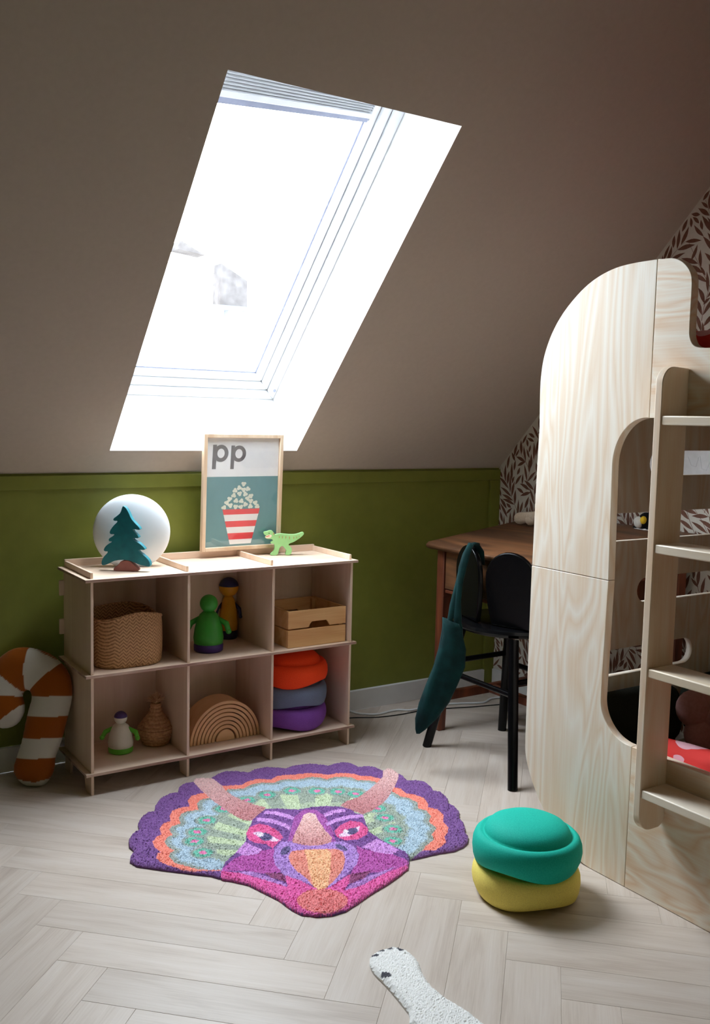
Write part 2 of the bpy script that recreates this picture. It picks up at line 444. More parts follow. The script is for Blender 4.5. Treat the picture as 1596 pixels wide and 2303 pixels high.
def seg_dist(poly, x, y, closed=True, nearest=False):
    best = np.full(x.shape, 1e9); bx = np.zeros(x.shape); by = np.zeros(x.shape)
    n = len(poly)
    for i in range(n if closed else n-1):
        x1, y1 = poly[i]; x2, y2 = poly[(i+1) % n]
        dx, dy = x2-x1, y2-y1; L = dx*dx+dy*dy+1e-15
        t = np.clip(((x-x1)*dx+(y-y1)*dy)/L, 0, 1)
        qx, qy = x1+t*dx, y1+t*dy
        d = np.hypot(x-qx, y-qy); k = d < best
        best = np.where(k, d, best); bx = np.where(k, qx, bx); by = np.where(k, qy, by)
    return (best, bx, by) if nearest else best
def smooth_poly(pts, it=2):
    P = [tuple(p) for p in pts]
    for _ in range(it):
        Q = []
        for i in range(len(P)):
            a = P[i]; b = P[(i+1) % len(P)]
            Q += [(a[0]*.75+b[0]*.25, a[1]*.75+b[1]*.25), (a[0]*.25+b[0]*.75, a[1]*.25+b[1]*.75)]
        P = Q
    return P
def skin(name, joints, bones, mat, parent, sub=2):
    keys = list(joints); idx = {k: i for i, k in enumerate(keys)}
    me = bpy.data.meshes.new(name)
    me.from_pydata([tuple(map(float, joints[k][0])) for k in keys], [(idx[a], idx[b]) for a, b in bones], [])
    me.materials.append(mat)
    o = bpy.data.objects.new(name, me); COL.objects.link(o)
    sk = o.modifiers.new('skin', 'SKIN'); sk.use_smooth_shade = True
    sv = me.skin_vertices[0].data
    for k in keys:
        r = joints[k][1]; sv[idx[k]].radius = (r, r) if not hasattr(r, '__len__') else r
    sv[0].use_root = True
    ss = o.modifiers.new('sub', 'SUBSURF'); ss.levels = sub; ss.render_levels = sub
    adopt(o, parent)
    return o

# ================================================================== THE ROOM
# floor: herringbone planks, each an object
mb = MB(); mb.box((XL, YF, -0.05), (XR, YW, -0.0085))
floor = struct(mb.build('floor', M['subfloor']))
PW, PL, FX0, FY0 = 0.1205, 0.6025, 0.655, 2.092
A_ = np.array([1, -1])/math.sqrt(2); B_ = np.array([-1, -1])/math.sqrt(2)
def clip_poly(poly, ax, lim, keep_less):
    out = []
    for i in range(len(poly)):
        p, q = poly[i], poly[(i+1) % len(poly)]
        ip = (p[ax] <= lim) == keep_less; iq = (q[ax] <= lim) == keep_less
        if ip: out.append(p)
        if ip != iq:
            t = (lim-p[ax])/(q[ax]-p[ax]); out.append(p+(q-p)*t)
    return out
def plank_mesh(loc2):
    """loc2: outline in the plank's own frame (x along the grain)"""
    P = [np.array(p) for p in loc2]; c = sum(P)/len(P); n = len(P)
    def inset(d):
        out = []
        for p in P:
            q = p-c; out.append(c+np.array([q[0]-math.copysign(min(d, abs(q[0])), q[0]), q[1]-math.copysign(min(d, abs(q[1])), q[1])]))
        return out
    R0 = inset(0.00015); R1 = inset(0.0008)
    me = bpy.data.meshes.new('plank')
    V = [(p[0], p[1], -0.008) for p in R0]+[(p[0], p[1], -0.0005) for p in R0]+[(p[0], p[1], 0) for p in R1]
    Fc = [tuple(range(2*n, 3*n))]
    for i in range(n):
        j = (i+1) % n
        Fc += [(i, j, n+j, n+i), (n+i, n+j, 2*n+j, 2*n+i)]
    me.from_pydata(V, [], Fc); me.materials.append(M['plank'])
    bm = bmesh.new(); bm.from_mesh(me); bmesh.ops.recalc_face_normals(bm, faces=bm.faces)
    bm.to_mesh(me); bm.free()
    return me
FULL = None
FAR = []
def add_plank(a0, a1, b0, b1, along):
    global FULL
    W = [np.array([FX0, FY0])+A_*a+B_*b for a, b in ((a0, b0), (a1, b0), (a1, b1), (a0, b1))]
    c = sum(W)/4
    if max(w[0] for w in W) < XL or min(w[0] for w in W) > XR or max(w[1] for w in W) < YF or min(w[1] for w in W) > YW: return
    d = A_ if along == 'a' else B_; e = np.array([-d[1], d[0]])
    Q = W; cut = False
    for ax, lim, less in ((0, XL, False), (0, XR, True), (1, YF, False), (1, YW, True)):
        n0 = len(Q); R = clip_poly(Q, ax, lim, less)
        if len(R) < 3: return
        if any(np.linalg.norm(x-y) > 1e-9 for x, y in zip(R, Q)) or len(R) != n0: cut = True
        Q = R
    L = [np.array([(q-c) @ d, (q-c) @ e]) for q in Q]
    ar = 0.5*abs(sum(L[i][0]*L[(i+1) % len(L)][1]-L[(i+1) % len(L)][0]*L[i][1] for i in range(len(L))))
    if ar < 0.0004: return
    if c[1] < -0.25:                      # behind the camera: kept together as one part
        FAR.append((L, c, math.atan2(d[1], d[0]))); return
    if cut: me = plank_mesh(L)
    else:
        if FULL is None: FULL = plank_mesh(L)
        me = FULL
    o = bpy.data.objects.new('plank', me); COL.objects.link(o)
    o.parent = floor
    o.location = (c[0], c[1], 0); o.rotation_euler = (0, 0, math.atan2(d[1], d[0]))
for k in range(-45, 50):
    for m in range(-6, 7):
        add_plank(k*PW, k*PW+PL, (k+10*m)*PW, (k+1+10*m)*PW, 'a')
        add_plank(k*PW, (k+1)*PW, (k+1+10*m)*PW, (k+6+10*m)*PW, 'b')

fv, ff = [], []
for L, c, an in FAR:
    me = plank_mesh(L); R2 = Matrix.Rotation(an, 3, 'Z'); o_ = len(fv)
    fv += [tuple(R2 @ v.co + Vector((c[0], c[1], 0))) for v in me.vertices]; ff += [tuple(i+o_ for i in p.vertices) for p in me.polygons]
    bpy.data.meshes.remove(me)
me = bpy.data.meshes.new('plank'); me.from_pydata(fv, [], ff); me.materials.append(M['plank'])
o = bpy.data.objects.new('plank', me); COL.objects.link(o); o.parent = floor; o['kind'] = 'stuff'
print('planks', sum(1 for q in bpy.data.objects if q.name.startswith('plank')), 'joined', len(FAR))

# low green wall with its raised frame
mb = MB(); mb.box((XL-.1, YW, -0.05), (XR+.1, YW+0.1, Z0+0.012))
wall_back = struct(mb.build('wall_back', M['green']))
mb = MB(); mb.box((XL, YW-0.012, 0.94), (XR, YW, Z0-0.006))
struct(mb.build('trim_1', M['green'], None, False, 0.002))
mb = MB(); mb.box((XR-0.055, YW-0.013, 0.0), (XR, YW, 0.94))
struct(mb.build('trim_2', M['green'], None, False, 0.002))
mb = MB(); mb.box((XL, YW-0.016, 0.0), (XR-0.055, YW, 0.085))
struct(mb.build('baseboard_back', M['white_paint'], None, False, 0.003))
# gable wall, wallpapered
mb = MB()
GP = [(YF-.1, -0.05), (YW+.1, -0.05), (YW+.1, Z0+0.012), (YW-(ZC-Z0)/SL, ZC), (YF-.1, ZC)]
mb.prism([(XR, y, z) for y, z in GP], (0.1, 0, 0))
wall_right = struct(mb.build('wall_right', M['wallpaper']))
mb = MB(); mb.box((XR-0.013, YF, 0.0), (XR, YW-0.017, 0.085))
struct(mb.build('baseboard_right', M['white_paint'], None, False, 0.003))
mb = MB(); mb.prism([(XL-.1, y, z) for y, z in GP], (0.1, 0, 0)); struct(mb.build('wall_left', M['green']))
mb = MB(); mb.box((XL-.1, YF-0.1, -0.05), (XR+.1, YF, ZC)); struct(mb.build('wall_front', M['green']))
mb = MB(); mb.box((XL-.1, YF-0.1, ZC), (XR+.1, YW-(ZC-Z0)/SL, ZC+0.1)); struct(mb.build('ceiling_flat', M['ceiling']))
# sloping ceiling with the skylight hole and its reveal
VT = (ZC-Z0)/SL*_nl
VB = -0.03
RD = 0.27
mb = MB()
x0, x1 = XL-.1, XR+.1
P = [roof(x0, VB), roof(x1, VB), roof(x1, VT+.02), roof(x0, VT+.02)]
H_ = [opn(0, OP_V0), opn(1, OP_V0), opn(1, OP_V1), opn(0, OP_V1)]
mb.add(P+H_, [(0, 1, 5, 4), (1, 2, 6, 5), (2, 3, 7, 6), (3, 0, 4, 7)])
off = EW*0.42
mb.add([p+off for p in P]+[h+off for h in H_], [(0, 4, 5, 1), (1, 5, 6, 2), (2, 6, 7, 3), (3, 7, 4, 0)])
mb.add(P+[p+off for p in P], [(0, 1, 5, 4), (1, 2, 6, 5), (2, 3, 7, 6), (3, 0, 4, 7)])
ceiling = struct(mb.build('ceiling', M['ceiling']))
for p_ in ceiling.data.polygons: pass
mb = MB()
H2 = [h+EW*0.425 for h in H_]
mb.add(H_+H2, [(0, 1, 5, 4), (1, 2, 6, 5), (2, 3, 7, 6), (3, 0, 4, 7)])
struct(mb.build('trim_3', M['reveal']))

# skylight: casing, sash, pane, catches
win = bpy.data.objects.new('window_1', None); COL.objects.link(win); win.location = tuple(opn(.5, OP_V0, RD)); struct(win)
win['label'] = 'white framed roof window in the sloping ceiling'
LV = OP_V1-OP_V0
def ring(i0, i1, w0, w1, name, mat, bev=0.003, parent=win, sides='BRTL'):
    """frame ring between insets i0 and i1 from the opening's edges"""
    W_ = 0.72
    def q(i, su, sv, w):
        v = (OP_V0+i) if sv == 0 else (OP_V1-i)
        f = i/W_ if su == 0 else 1-i/W_
        return opn(f, v, w)
    cs = {'B': ((0, 0), (1, 0)), 'R': ((1, 0), (1, 1)), 'T': ((1, 1), (0, 1)), 'L': ((0, 1), (0, 0))}
    outs = []
    for k in sides:
        (a, b), (c, d) = cs[k]
        mb = MB()
        V = []
        for w in (w0, w1):
            V += [q(i0, a, b, w), q(i0, c, d, w), q(i1, c, d, w), q(i1, a, b, w)]
        mb.add(V, [(0, 1, 2, 3), (4, 7, 6, 5), (0, 4, 5, 1), (1, 5, 6, 2), (2, 6, 7, 3), (3, 7, 4, 0)])
        outs.append(mb.build(name, mat, parent, False, bev))
    return outs
ring(0.001, 0.030, RD, RD+.12, 'casing', M['frame_white'])
ring(0.032, 0.060, RD+.02, RD+.12, 'sash_outer', M['frame_white'])
ring(0.062, 0.088, RD+.035, RD+.11, 'sash_inner', M['frame_white'])
ring(0.088, 0.094, RD+.052, RD+.11, 'gasket', M['gasket'], 0.0)
mb = MB()
V = [opn(i/0.72 if s == 0 else 1-i/0.72, OP_V0+i if t == 0 else OP_V1-i, w) for w in (RD+.075, RD+.081) for (i, s, t) in ((.09, 0, 0), (.09, 1, 0), (.09, 1, 1), (.09, 0, 1))]
mb.add(V, [(0, 3, 2, 1), (4, 5, 6, 7), (0, 1, 5, 4), (1, 2, 6, 5), (2, 3, 7, 6), (3, 0, 4, 7)])
mb.build('pane', M['glass'], win)
mb = MB(); c = opn(0.982, OP_V0+0.05, RD-0.001)
mb.ball(c, (.006, .006, .006)); mb.build('screw_cap', M['gasket'], win, True)
# pleated blind pushed up to the head of the skylight
bl = thing('pleated_blind', 'white pleated blind folded up at the head of the roof window', 'blind', opn(.5, OP_V1-.1, RD-.05))
BW = 0.72
FL, FR = .092/BW, 1-.092/BW
def bv(f, top):                 # the blind hangs a little lower on its left
    lo = 1.219+(1.264-1.219)*(f-FL)/(FR-FL)
    return lo+(1.372-lo)*top
def blk(ta, tb, wa, wb, name, mat, bev=0.002):
    mb = MB(); V = [opn(f, bv(f, t), w) for w in (wa, wb) for f, t in ((FL, ta), (FR, ta), (FR, tb), (FL, tb))]
    mb.add(V, [(0, 3, 2, 1), (4, 5, 6, 7), (0, 1, 5, 4), (1, 2, 6, 5), (2, 3, 7, 6), (3, 0, 4, 7)]); mb.build(name, mat, bl, False, bev)
npl = 10
for i in range(npl):
    t0 = .30+.70*i/npl; t1 = .30+.70*(i+1)/npl; mb = MB(); V = []
    for f in (FL, FR): V += [opn(f, bv(f, t0), RD+.055), opn(f, bv(f, (t0+t1)/2), RD+.028), opn(f, bv(f, t1), RD+.055)]
    mb.add(V, [(0, 1, 4, 3), (1, 2, 5, 4), (2, 0, 3, 5), (0, 2, 1), (3, 4, 5)]); mb.build('pleat', M['frame_white'], bl)
blk(.16, .295, RD+.022, RD+.06, 'bottom_bar', M['frame_white'])
blk(.0, .155, RD+.030, RD+.06, 'pull_bar', M['gasket'])

# house across the street, seen through the pane
hd = 11.0
hs = thing('neighbour_house', 'faint overexposed brick gabled house seen through the roof window', 'house', (3.2, hd, -4.0))
def hp(x, y, Y=hd): return on_y(x, y, Y)
mb = MB()
g = [hp(498, 592), hp(556, 632), hp(556, 690), hp(494, 694)]
mb.prism([tuple(p) for p in g], (0, .22, 0)); mb.build('brick_gable', M['brick'], hs)
mb = MB(); lo = hp(420, 694); hi = hp(640, 700)
mb.box((lo[0], hd+.1, -4.0), (hi[0]+2, hd+5, hi[2])); mb.build('wall', M['render_pale'], hs)
mb = MB(); mb.tube([hp(462, 689, hd-.12), hp(566, 697, hd-.12)], 0.035, 8); mb.build('gutter', M['roof_slate'], hs)
mb = MB(); mb.tube([hp(508, 697, hd-.1), hp(508, 760, hd-.1)], 0.03, 8); mb.build('downpipe', M['roof_slate'], hs)
mb = MB(); g = [hp(408, 541, hd+2), hp(462, 574, hd+2), hp(400, 560, hd+2)]
mb.prism([tuple(p) for p in g], (0, .3, 0)); mb.build('roof', M['brick'], hs)
mb = MB(); b0 = hp(400, 600, hd+2); b1 = hp(470, 560, hd+2)
mb.box((b0[0]-.3, hd+2.2, -4.0), (b1[0]+.4, hd+5, b0[2])); mb.build('rear_wall', M['render_pale'], hs)

# wallpaper print: flat leaf sprigs on the gable wall
def wallpaper_print():
    y0, y1, z0, z1 = 0.7, YW, 0.086, 2.55
    res = 0.0025
    ny, nz = int((y1-y0)/res), int((z1-z0)/res)
    occ = np.zeros((ny, nz), bool)
    mb = MB(); X = XR-0.0004
    def free(pts):
        for (y, z) in pts:
            i, j = int((y-y0)/res), int((z-z0)/res)
            if i < 0 or j < 0 or i >= ny or j >= nz or occ[i, j]: return False
            if z > Z0+(YW-y)*SL-0.002: return False
        return True
    def mark(pts):
        for (y, z) in pts:
            i, j = int((y-y0)/res), int((z-z0)/res)
            occ[i:i+2, j:j+2] = True
    def leaf(y, z, ang, L, w, bend):
        ca_, sa_ = math.cos(ang), math.sin(ang)
        for tq in (.25, .6, .95):
            i, j = int((y+ca_*L*tq-y0)/res), int((z+sa_*L*tq-z0)/res)
            if i < 0 or j < 0 or i >= ny or j >= nz or occ[i, j]: return False
        d = np.array([ca_, sa_]); e = np.array([-d[1], d[0]])
        ts = (0.0, .15, .32, .5, .68, .85, 1.0); ws = (0.06, .55, .92, 1.0, .78, .36, 0.0)
        cl = [np.array([y, z])+d*L*t+e*bend*L*math.sin(t*2.2) for t in ts]
        smp = [c+e*w*s*wv for c, wv in zip(cl[1:], ws[1:]) for s in (-1, -.5, 0, .5, 1)]
        smp += [(a+b)/2 for a, b in zip(cl[1:-1], cl[2:])]
        if not free(smp): return False
        mark(smp)
        up = [c+e*w*wv for c, wv in zip(cl, ws)]; dn = [c-e*w*wv for c, wv in zip(cl, ws)]
        V = [(X, p[0], p[1]) for p in up]+[(X, p[0], p[1]) for p in dn]; n = len(ts)
        mb.add(V, [(i, i+1, n+i+1, n+i) for i in range(n-1)])
        return True
    rnd = random.Random(3)
    stems = []
    yy = y0+.05
    while yy < y1:
        zz = z0+rnd.uniform(0, .1)
        while zz < z1:
            stems.append((yy+rnd.uniform(-.035, .035), zz, rnd.uniform(55, 125))); zz += rnd.uniform(.09, .125)
        yy += 0.075
    rnd.shuffle(stems)
    for (y, z, a) in stems:
        p = np.array([y, z]); ang = math.radians(a); curl = rnd.uniform(-.09, .09); line = [p.copy()]; ok = 0
        for k in range(11):
            q = p+np.array([math.cos(ang), math.sin(ang)])*0.02
            if q[0] < y0+.01 or q[0] > y1-.012 or q[1] > Z0+(YW-q[0])*SL-.012 or q[1] > z1: break
            p = q; ang += curl; line.append(p.copy())
            sd = 1 if k % 2 else -1
            for s2 in (sd, -sd):
                if leaf(p[0]+.002*s2*-math.sin(ang), p[1]+.002*s2*math.cos(ang), ang+s2*rnd.uniform(.45, .85), rnd.uniform(.058, .082), rnd.uniform(.0064, .0084), s2*-rnd.uniform(.03, .10)): ok += 1
        if ok >= 3 and len(line) > 3:
            V = []; n = len(line)
            for i, q in enumerate(line):
                t = line[min(i+1, n-1)]-line[max(i-1, 0)]; t /= np.linalg.norm(t); e = np.array([-t[1], t[0]])
                hw = 0.0011*(1-.6*i/n)
                V += [(X, q[0]+e[0]*hw, q[1]+e[1]*hw), (X, q[0]-e[0]*hw, q[1]-e[1]*hw)]
            mb.add(V, [(2*i, 2*i+1, 2*i+3, 2*i+2) for i in range(n-1)])
    for _ in range(110000):
        y = rnd.uniform(y0, y1); z = rnd.uniform(z0, z1)
        leaf(y, z, rnd.uniform(.2, 2.9), rnd.uniform(.034, .066), rnd.uniform(.0052, .0074), rnd.uniform(-.1, .1))
    o = mb.build('wallpaper_print', M['leaf_print'], wall_right)
    o['kind'] = 'stuff'
wallpaper_print()

# ================================================================== BED WITH LADDER
XB, BT = 1.916, 0.025           # front face and thickness of the bed's front panels
YS = 1.586                      # upright seam
bed = thing('house_bed', 'tall pale pine plywood bunk bed with rounded corners', 'bed', (2.36, 1.0, 0))
def yz(mbx, pts, x, t): mbx.prism([(x, p[0], p[1]) for p in pts], (t, 0, 0))
g_ = 0.0007
zs, yo, zt, zb = 0.792, 1.690, 1.217, 0.377       # level seam, opening's side, top and bottom
def bedpts(px): return [tuple(on_x(x, y, XB)[1:]) for x, y in px]
def fine(pts, it=2):
    """corner cutting on an open line"""
    P = [tuple(p) for p in pts]
    for _ in range(it):
        Q = [P[0]]
        for a_, b_ in zip(P[:-1], P[1:]): Q += [(a_[0]*.75+b_[0]*.25, a_[1]*.75+b_[1]*.25), (a_[0]*.25+b_[0]*.75, a_[1]*.25+b_[1]*.75)]
        P = Q+[P[-1]]
    return P
top_curve = fine(bedpts([(1212.5, 960), (1213.5, 881), (1215.5, 847), (1220, 813.5), (1228, 782), (1242, 745), (1262, 708.5), (1287, 675), (1318, 641.5), (1351, 617.5), (1387.5, 600), (1429.5, 590), (1470, 584)]))
mb = MB()
yz(mb, [(1.974, zs+g_), (1.972, 1.0)] + [(min(y, 1.972), z) for y, z in top_curve] + [(YS+g_, 1.603), (YS+g_, zt), (YS+.012, zt)] +
   [p for p in arc(YS+.006, 1.095, 0.104, 82, 0, 14, 0.122)] + [(yo, zs+g_)], XB, BT)
mb.build('end_upper_panel', M['pine'], bed, False, 0.0015)
mb = MB()
low_curve = fine([(1.975, .60), (1.973, .35)]+bedpts([(1180.5, 1663), (1180, 1691), (1185, 1720), (1197, 1762), (1217, 1813), (1250, 1872), (1299, 1934), (1328, 1955.5), (1352, 1969)]))
low_curve = [(min(y, 1.975), max(z, .001)) for y, z in low_curve]+[(1.64, .001)]
yz(mb, [(yo, zs-g_)] + arc(YS+.006, .475, 0.104, 0, -82, 14, 0.098) + [(YS+g_, zb), (YS+g_, 0.001)] + low_curve[::-1] + [(1.975, zs-g_)], XB, BT)
mb.build('end_lower_panel', M['pine'], bed, False, 0.0015)
mb = MB()
head = fine(bedpts([(1490, 582), (1510.5, 579.7), (1526, 583), (1541, 593), (1552.5, 609.6), (1556, 626), (1555.5, 651.5), (1549.7, 743.8), (1551, 760.5), (1556.7, 774.5), (1567.8, 781.5), (1586, 782.3)]))
yz(mb, [(YS-g_, zt), (YS-g_, 1.603)] + head + [(1.40, head[-1][1]-.001), (-0.02, head[-1][1]-.001), (-0.02, zt)], XB, BT)
mb.build('upper_rail', M['pine_h'], bed, False, 0.0015)
mb = MB(); yz(mb, [(YS-g_, 0.001), (YS-g_, zb), (-0.02, zb), (-0.02, 0.001)], XB, BT)
mb.build('lower_rail', M['pine_h'], bed, False, 0.0015)
mb = MB(); yz(mb, [(0.0, zb), (0.12, zb), (0.12, zt), (0.0, zt)], XB, BT)
mb.build('far_stile', M['pine'], bed, False, 0.0015)
# end panel with climbing slots, inside face towards the bed
YE = 1.93
def slot(zlo, zhi, xa, xb, ra=True, rb=True):
    r = (zhi-zlo)/2; zc = (zlo+zhi)/2
    right = arc(xb-r, zc, r, -90, 90, 10) if rb else [(xb, zlo), (xb, zhi)]
    left = arc(xa+r, zc, r, 90, 270, 10) if ra else [(xa, zhi), (xa, zlo)]
    return right+left
SLOTS = [slot(1.045, 1.122, 2.345, 2.80), slot(.85, .935, 2.13, 2.80), slot(.655, .732, 2.318, 2.80), slot(.438, .520, 2.10, 2.60)]
def panel_with_slots(name, x0, x1, zz0, zz1, slots, y, t, mat, parent):
    cu = bpy.data.curves.new(name, 'CURVE'); cu.dimensions = '2D'; cu.fill_mode = 'BOTH'; cu.extrude = t/2
    def spl(pts):
        s_ = cu.splines.new('POLY'); s_.points.add(len(pts)-1)
        for q, p in zip(s_.points, pts): q.co = (p[0], p[1], 0, 1)
        s_.use_cyclic_u = True
    spl([(x0, zz0), (x1, zz0), (x1, zz1), (x0, zz1)])
    for sl in slots: spl(sl)
    tmp = bpy.data.objects.new('tmp', cu); COL.objects.link(tmp)
    bpy.context.view_layer.update()
    dg = bpy.context.evaluated_depsgraph_get()
    me = bpy.data.meshes.new_from_object(tmp.evaluated_get(dg))
    bpy.data.objects.remove(tmp, do_unlink=True)
    for v in me.vertices: v.co = (v.co.x, y+t/2-v.co.z, v.co.y)
    me.name = name; me.materials.clear(); me.materials.append(mat)
    bm = bmesh.new(); bm.from_mesh(me); bmesh.ops.remove_doubles(bm, verts=bm.verts, dist=1e-5); bmesh.ops.recalc_face_normals(bm, faces=bm.faces); bm.to_mesh(me); bm.free()
    o = bpy.data.objects.new(name, me); COL.objects.link(o); adopt(o, parent)
    return o
panel_with_slots('slotted_end_panel', XB+BT, 2.855, 0.23, 1.235, SLOTS, YE, 0.022, M['pine_in'], bed)
mb = MB(); mb.box((2.835, 0.0, 0.12), (2.855, 1.928, 0.40)); mb.build('back_rail', M['pine_in'], bed, False, .0015)
mb = MB(); mb.box((2.835, 0.0, 1.25), (2.855, 1.928, 1.62)); mb.build('back_guard', M['pine_in'], bed, False, .0015)
mb = MB(); mb.box((XB+BT, 0.0, 1.237), (2.834, 1.955, 1.255)); mb.build('upper_deck', M['pine_in'], bed)
mb = MB(); mb.box((XB+BT, 1.93, 1.256), (2.834, 1.952, 1.30)); mb.build('upper_end_panel', M['pine_in'], bed)
mb = MB(); mb.box((XB+BT, 0.0, 0.15), (2.834, 1.926, 0.168)); mb.build('lower_deck', M['pine_in'], bed)
for x, y, h in ((1.945, 1.60, .149), (2.80, 1.92, .411)):
    mb = MB(); mb.box((x, y, 0.0), (x+.03, y+.03, h)); mb.build('post', M['pine_in'], bed)

ladder = thing('bed_ladder', 'pale pine four-step ladder hooked on the bunk bed front', 'ladder', (1.87, 1.28, 0.21))
XLd = 1.822
def rail(y):
    o = []
    o += arc(XLd+.045, .255, .045, 180, 270, 8)
    o += [(XB-.018, .210)] + arc(XB-.026, .236, .026, -70, 0, 5) 
    o += [(XB-.0006, 1.335)] + arc(XLd+.04, 1.297, .04, 90, 180, 8)
    mb = MB(); mb.prism([(p[0], y, p[1]) for p in o], (0, -0.020, 0)); mb.build('side_rail', M['ladder'], ladder, False, .002)
rail(1.4945); rail(1.094)
for z in (.32, .62, .92, 1.222):
    mb = MB(); mb.box((XLd+.002, 1.0945, z-.022), (XB-.004, 1.474, z)); mb.build('tread', M['tread'], ladder, False, .003)

# ---- bedding and cushions in the bunk
def soft_box(name, a, b, mat, lump, seed, label, cat, round_=0.03, prof=None):
    mb = MB(); nx, ny = 44, 60
    a = np.array(a, float); b = np.array(b, float); rs = np.random.default_rng(seed)
    ph = rs.uniform(0, 6, 6)
    V = []; F = []
    def top(u, v):
        x = a[0]+(b[0]-a[0])*u; y = a[1]+(b[1]-a[1])*v
        e = min(u, 1-u)*(b[0]-a[0]); e2 = min(v, 1-v)*(b[1]-a[1])
        d = min(e, e2); s = 1-max(0, 1-d/round_)**2
        w = lump*(math.sin(x*17+ph[0]+y*5)+math.sin(y*13+ph[1]-x*6)+.6*math.sin((x+y)*31+ph[2]))
        hh = (b[2]-a[2])*(prof(u) if prof else 1)
        return (x, y, a[2]+hh*(0.25+.75*math.sqrt(max(0, s)))+w*s)
    for j in range(ny+1):
        for i in range(nx+1): V.append(top(i/nx, j/ny))
    o = len(V)
    for j in range(ny+1):
        for i in range(nx+1): p = V[j*(nx+1)+i]; V.append((p[0], p[1], a[2]))
    for j in range(ny):
        for i in range(nx):
            q = j*(nx+1)+i
            F += [(q, q+1, q+nx+2, q+nx+1), (o+q, o+q+nx+1, o+q+nx+2, o+q+1)]
    for i in range(nx):
        F.append((i, o+i, o+i+1, i+1)); q = ny*(nx+1)+i; F.append((q, q+1, o+q+1, o+q))
    for j in range(ny):
        q = j*(nx+1); F.append((q, q+nx+1, o+q+nx+1, o+q)); q += nx; F.append((q, o+q, o+q+nx+1, q+nx+1))
    mb.add(V, F)
    return tag(mb.build(name, mat, None, True, angle=2.0), label, cat)
soft_box('mattress', (1.944, .02, .1685), (2.83, 1.90, .215), M['mattress'], 0.0, 1, 'pale cotton mattress in the lower bunk', 'mattress', .02)
soft_box('duvet', (1.944, .25, .218), (2.80, 1.63, .408), M['bedding'], 0.005, 4, 'red and pink berry-print duvet in the lower bunk', 'duvet', .05, lambda u: .13+.87*(1/(1+math.exp((u-.20)*26))))
soft_box('upper_mattress', (1.944, .02, 1.2555), (2.83, 1.90, 1.33), M['mattress'], 0.0, 1, 'pale cotton mattress in the upper bunk', 'mattress', .02)
soft_box('upper_duvet', (1.95, .25, 1.333), (2.80, 1.72, 1.432), M['bedding'], 0.006, 9, 'red and pink berry-print duvet in the upper bunk', 'duvet', .06)
def pillow(name, c, ax, ay, az, mat, label, cat, p=2.6, parts=None):
    """cushion: superellipse outline, domed faces"""
    c, ax, ay, az = map(np.array, (c, ax, ay, az)); n, m = 40, 9
    V = []; F = []
    for s in (1, -1):
        for j in range(m):
            t = j/(m-1)
            for k in range(n):
                q = 2*math.pi*k/n; cs, sn = math.cos(q), math.sin(q)
                r = (abs(cs)**p+abs(sn)**p)**(-1/p)*(1-t)
                V.append(c+ax*r*cs+ay*r*sn+az*s*math.sqrt(max(0, 1-(1-t)**3)))
    for s in (0, 1):
        o = s*m*n
        for j in range(m-1):
            for k in range(n):
                k2 = (k+1) % n
                F.append((o+j*n+k, o+j*n+k2, o+(j+1)*n+k2, o+(j+1)*n+k))
    mb = MB(); mb.add(V, F)
    o = mb.build(name, mat, None, True, angle=3)
    bm = bmesh.new(); bm.from_mesh(o.data); bmesh.ops.remove_doubles(bm, verts=bm.verts, dist=1e-5); bmesh.ops.recalc_face_normals(bm, faces=bm.faces); bm.to_mesh(o.data); bm.free()
    return tag(o, label, cat)
pillow('floor_cushion', (2.20, 1.845, .322), (.25, 0, 0), (0, .012, .10), (0, .045, 0), M['dark_fabric'], 'large charcoal cushion propped against the slotted bed end beside the opening', 'cushion', 3.6)
pillow('bolster_cushion', (2.64, 1.845, .322), (.185, 0, 0), (0, .012, .10), (0, .045, 0), M['dark_fabric'], 'charcoal cushion propped in the bunk corner behind the pink flower cushion', 'cushion', 3.6)
fl_ = thing('flower_cushion', 'dusty pink flower-shaped cushion on the lower bunk', 'cushion', (2.40, 1.70, .25))
fc = np.array([2.425, 1.700, .345])
fax = np.array([.80, -.60, 0]); fay = np.array([.1, .13, .985]); faz = np.cross(fax, fay)
mb = MB(); mb.ball(fc, (.06, .06, .04), 20, 12, (fax, fay, faz)); mb.build('centre', M['pink_fabric'], fl_, True, angle=3)
for k in range(5):
    q = math.radians(90+72*k)
    mb = MB(); mb.ball(fc+fax*.066*math.cos(q)+fay*.066*math.sin(q), (.058, .058, .036), 20, 12, (fax, fay, faz)); mb.build('petal', M['pink_fabric'], fl_, True, angle=3)

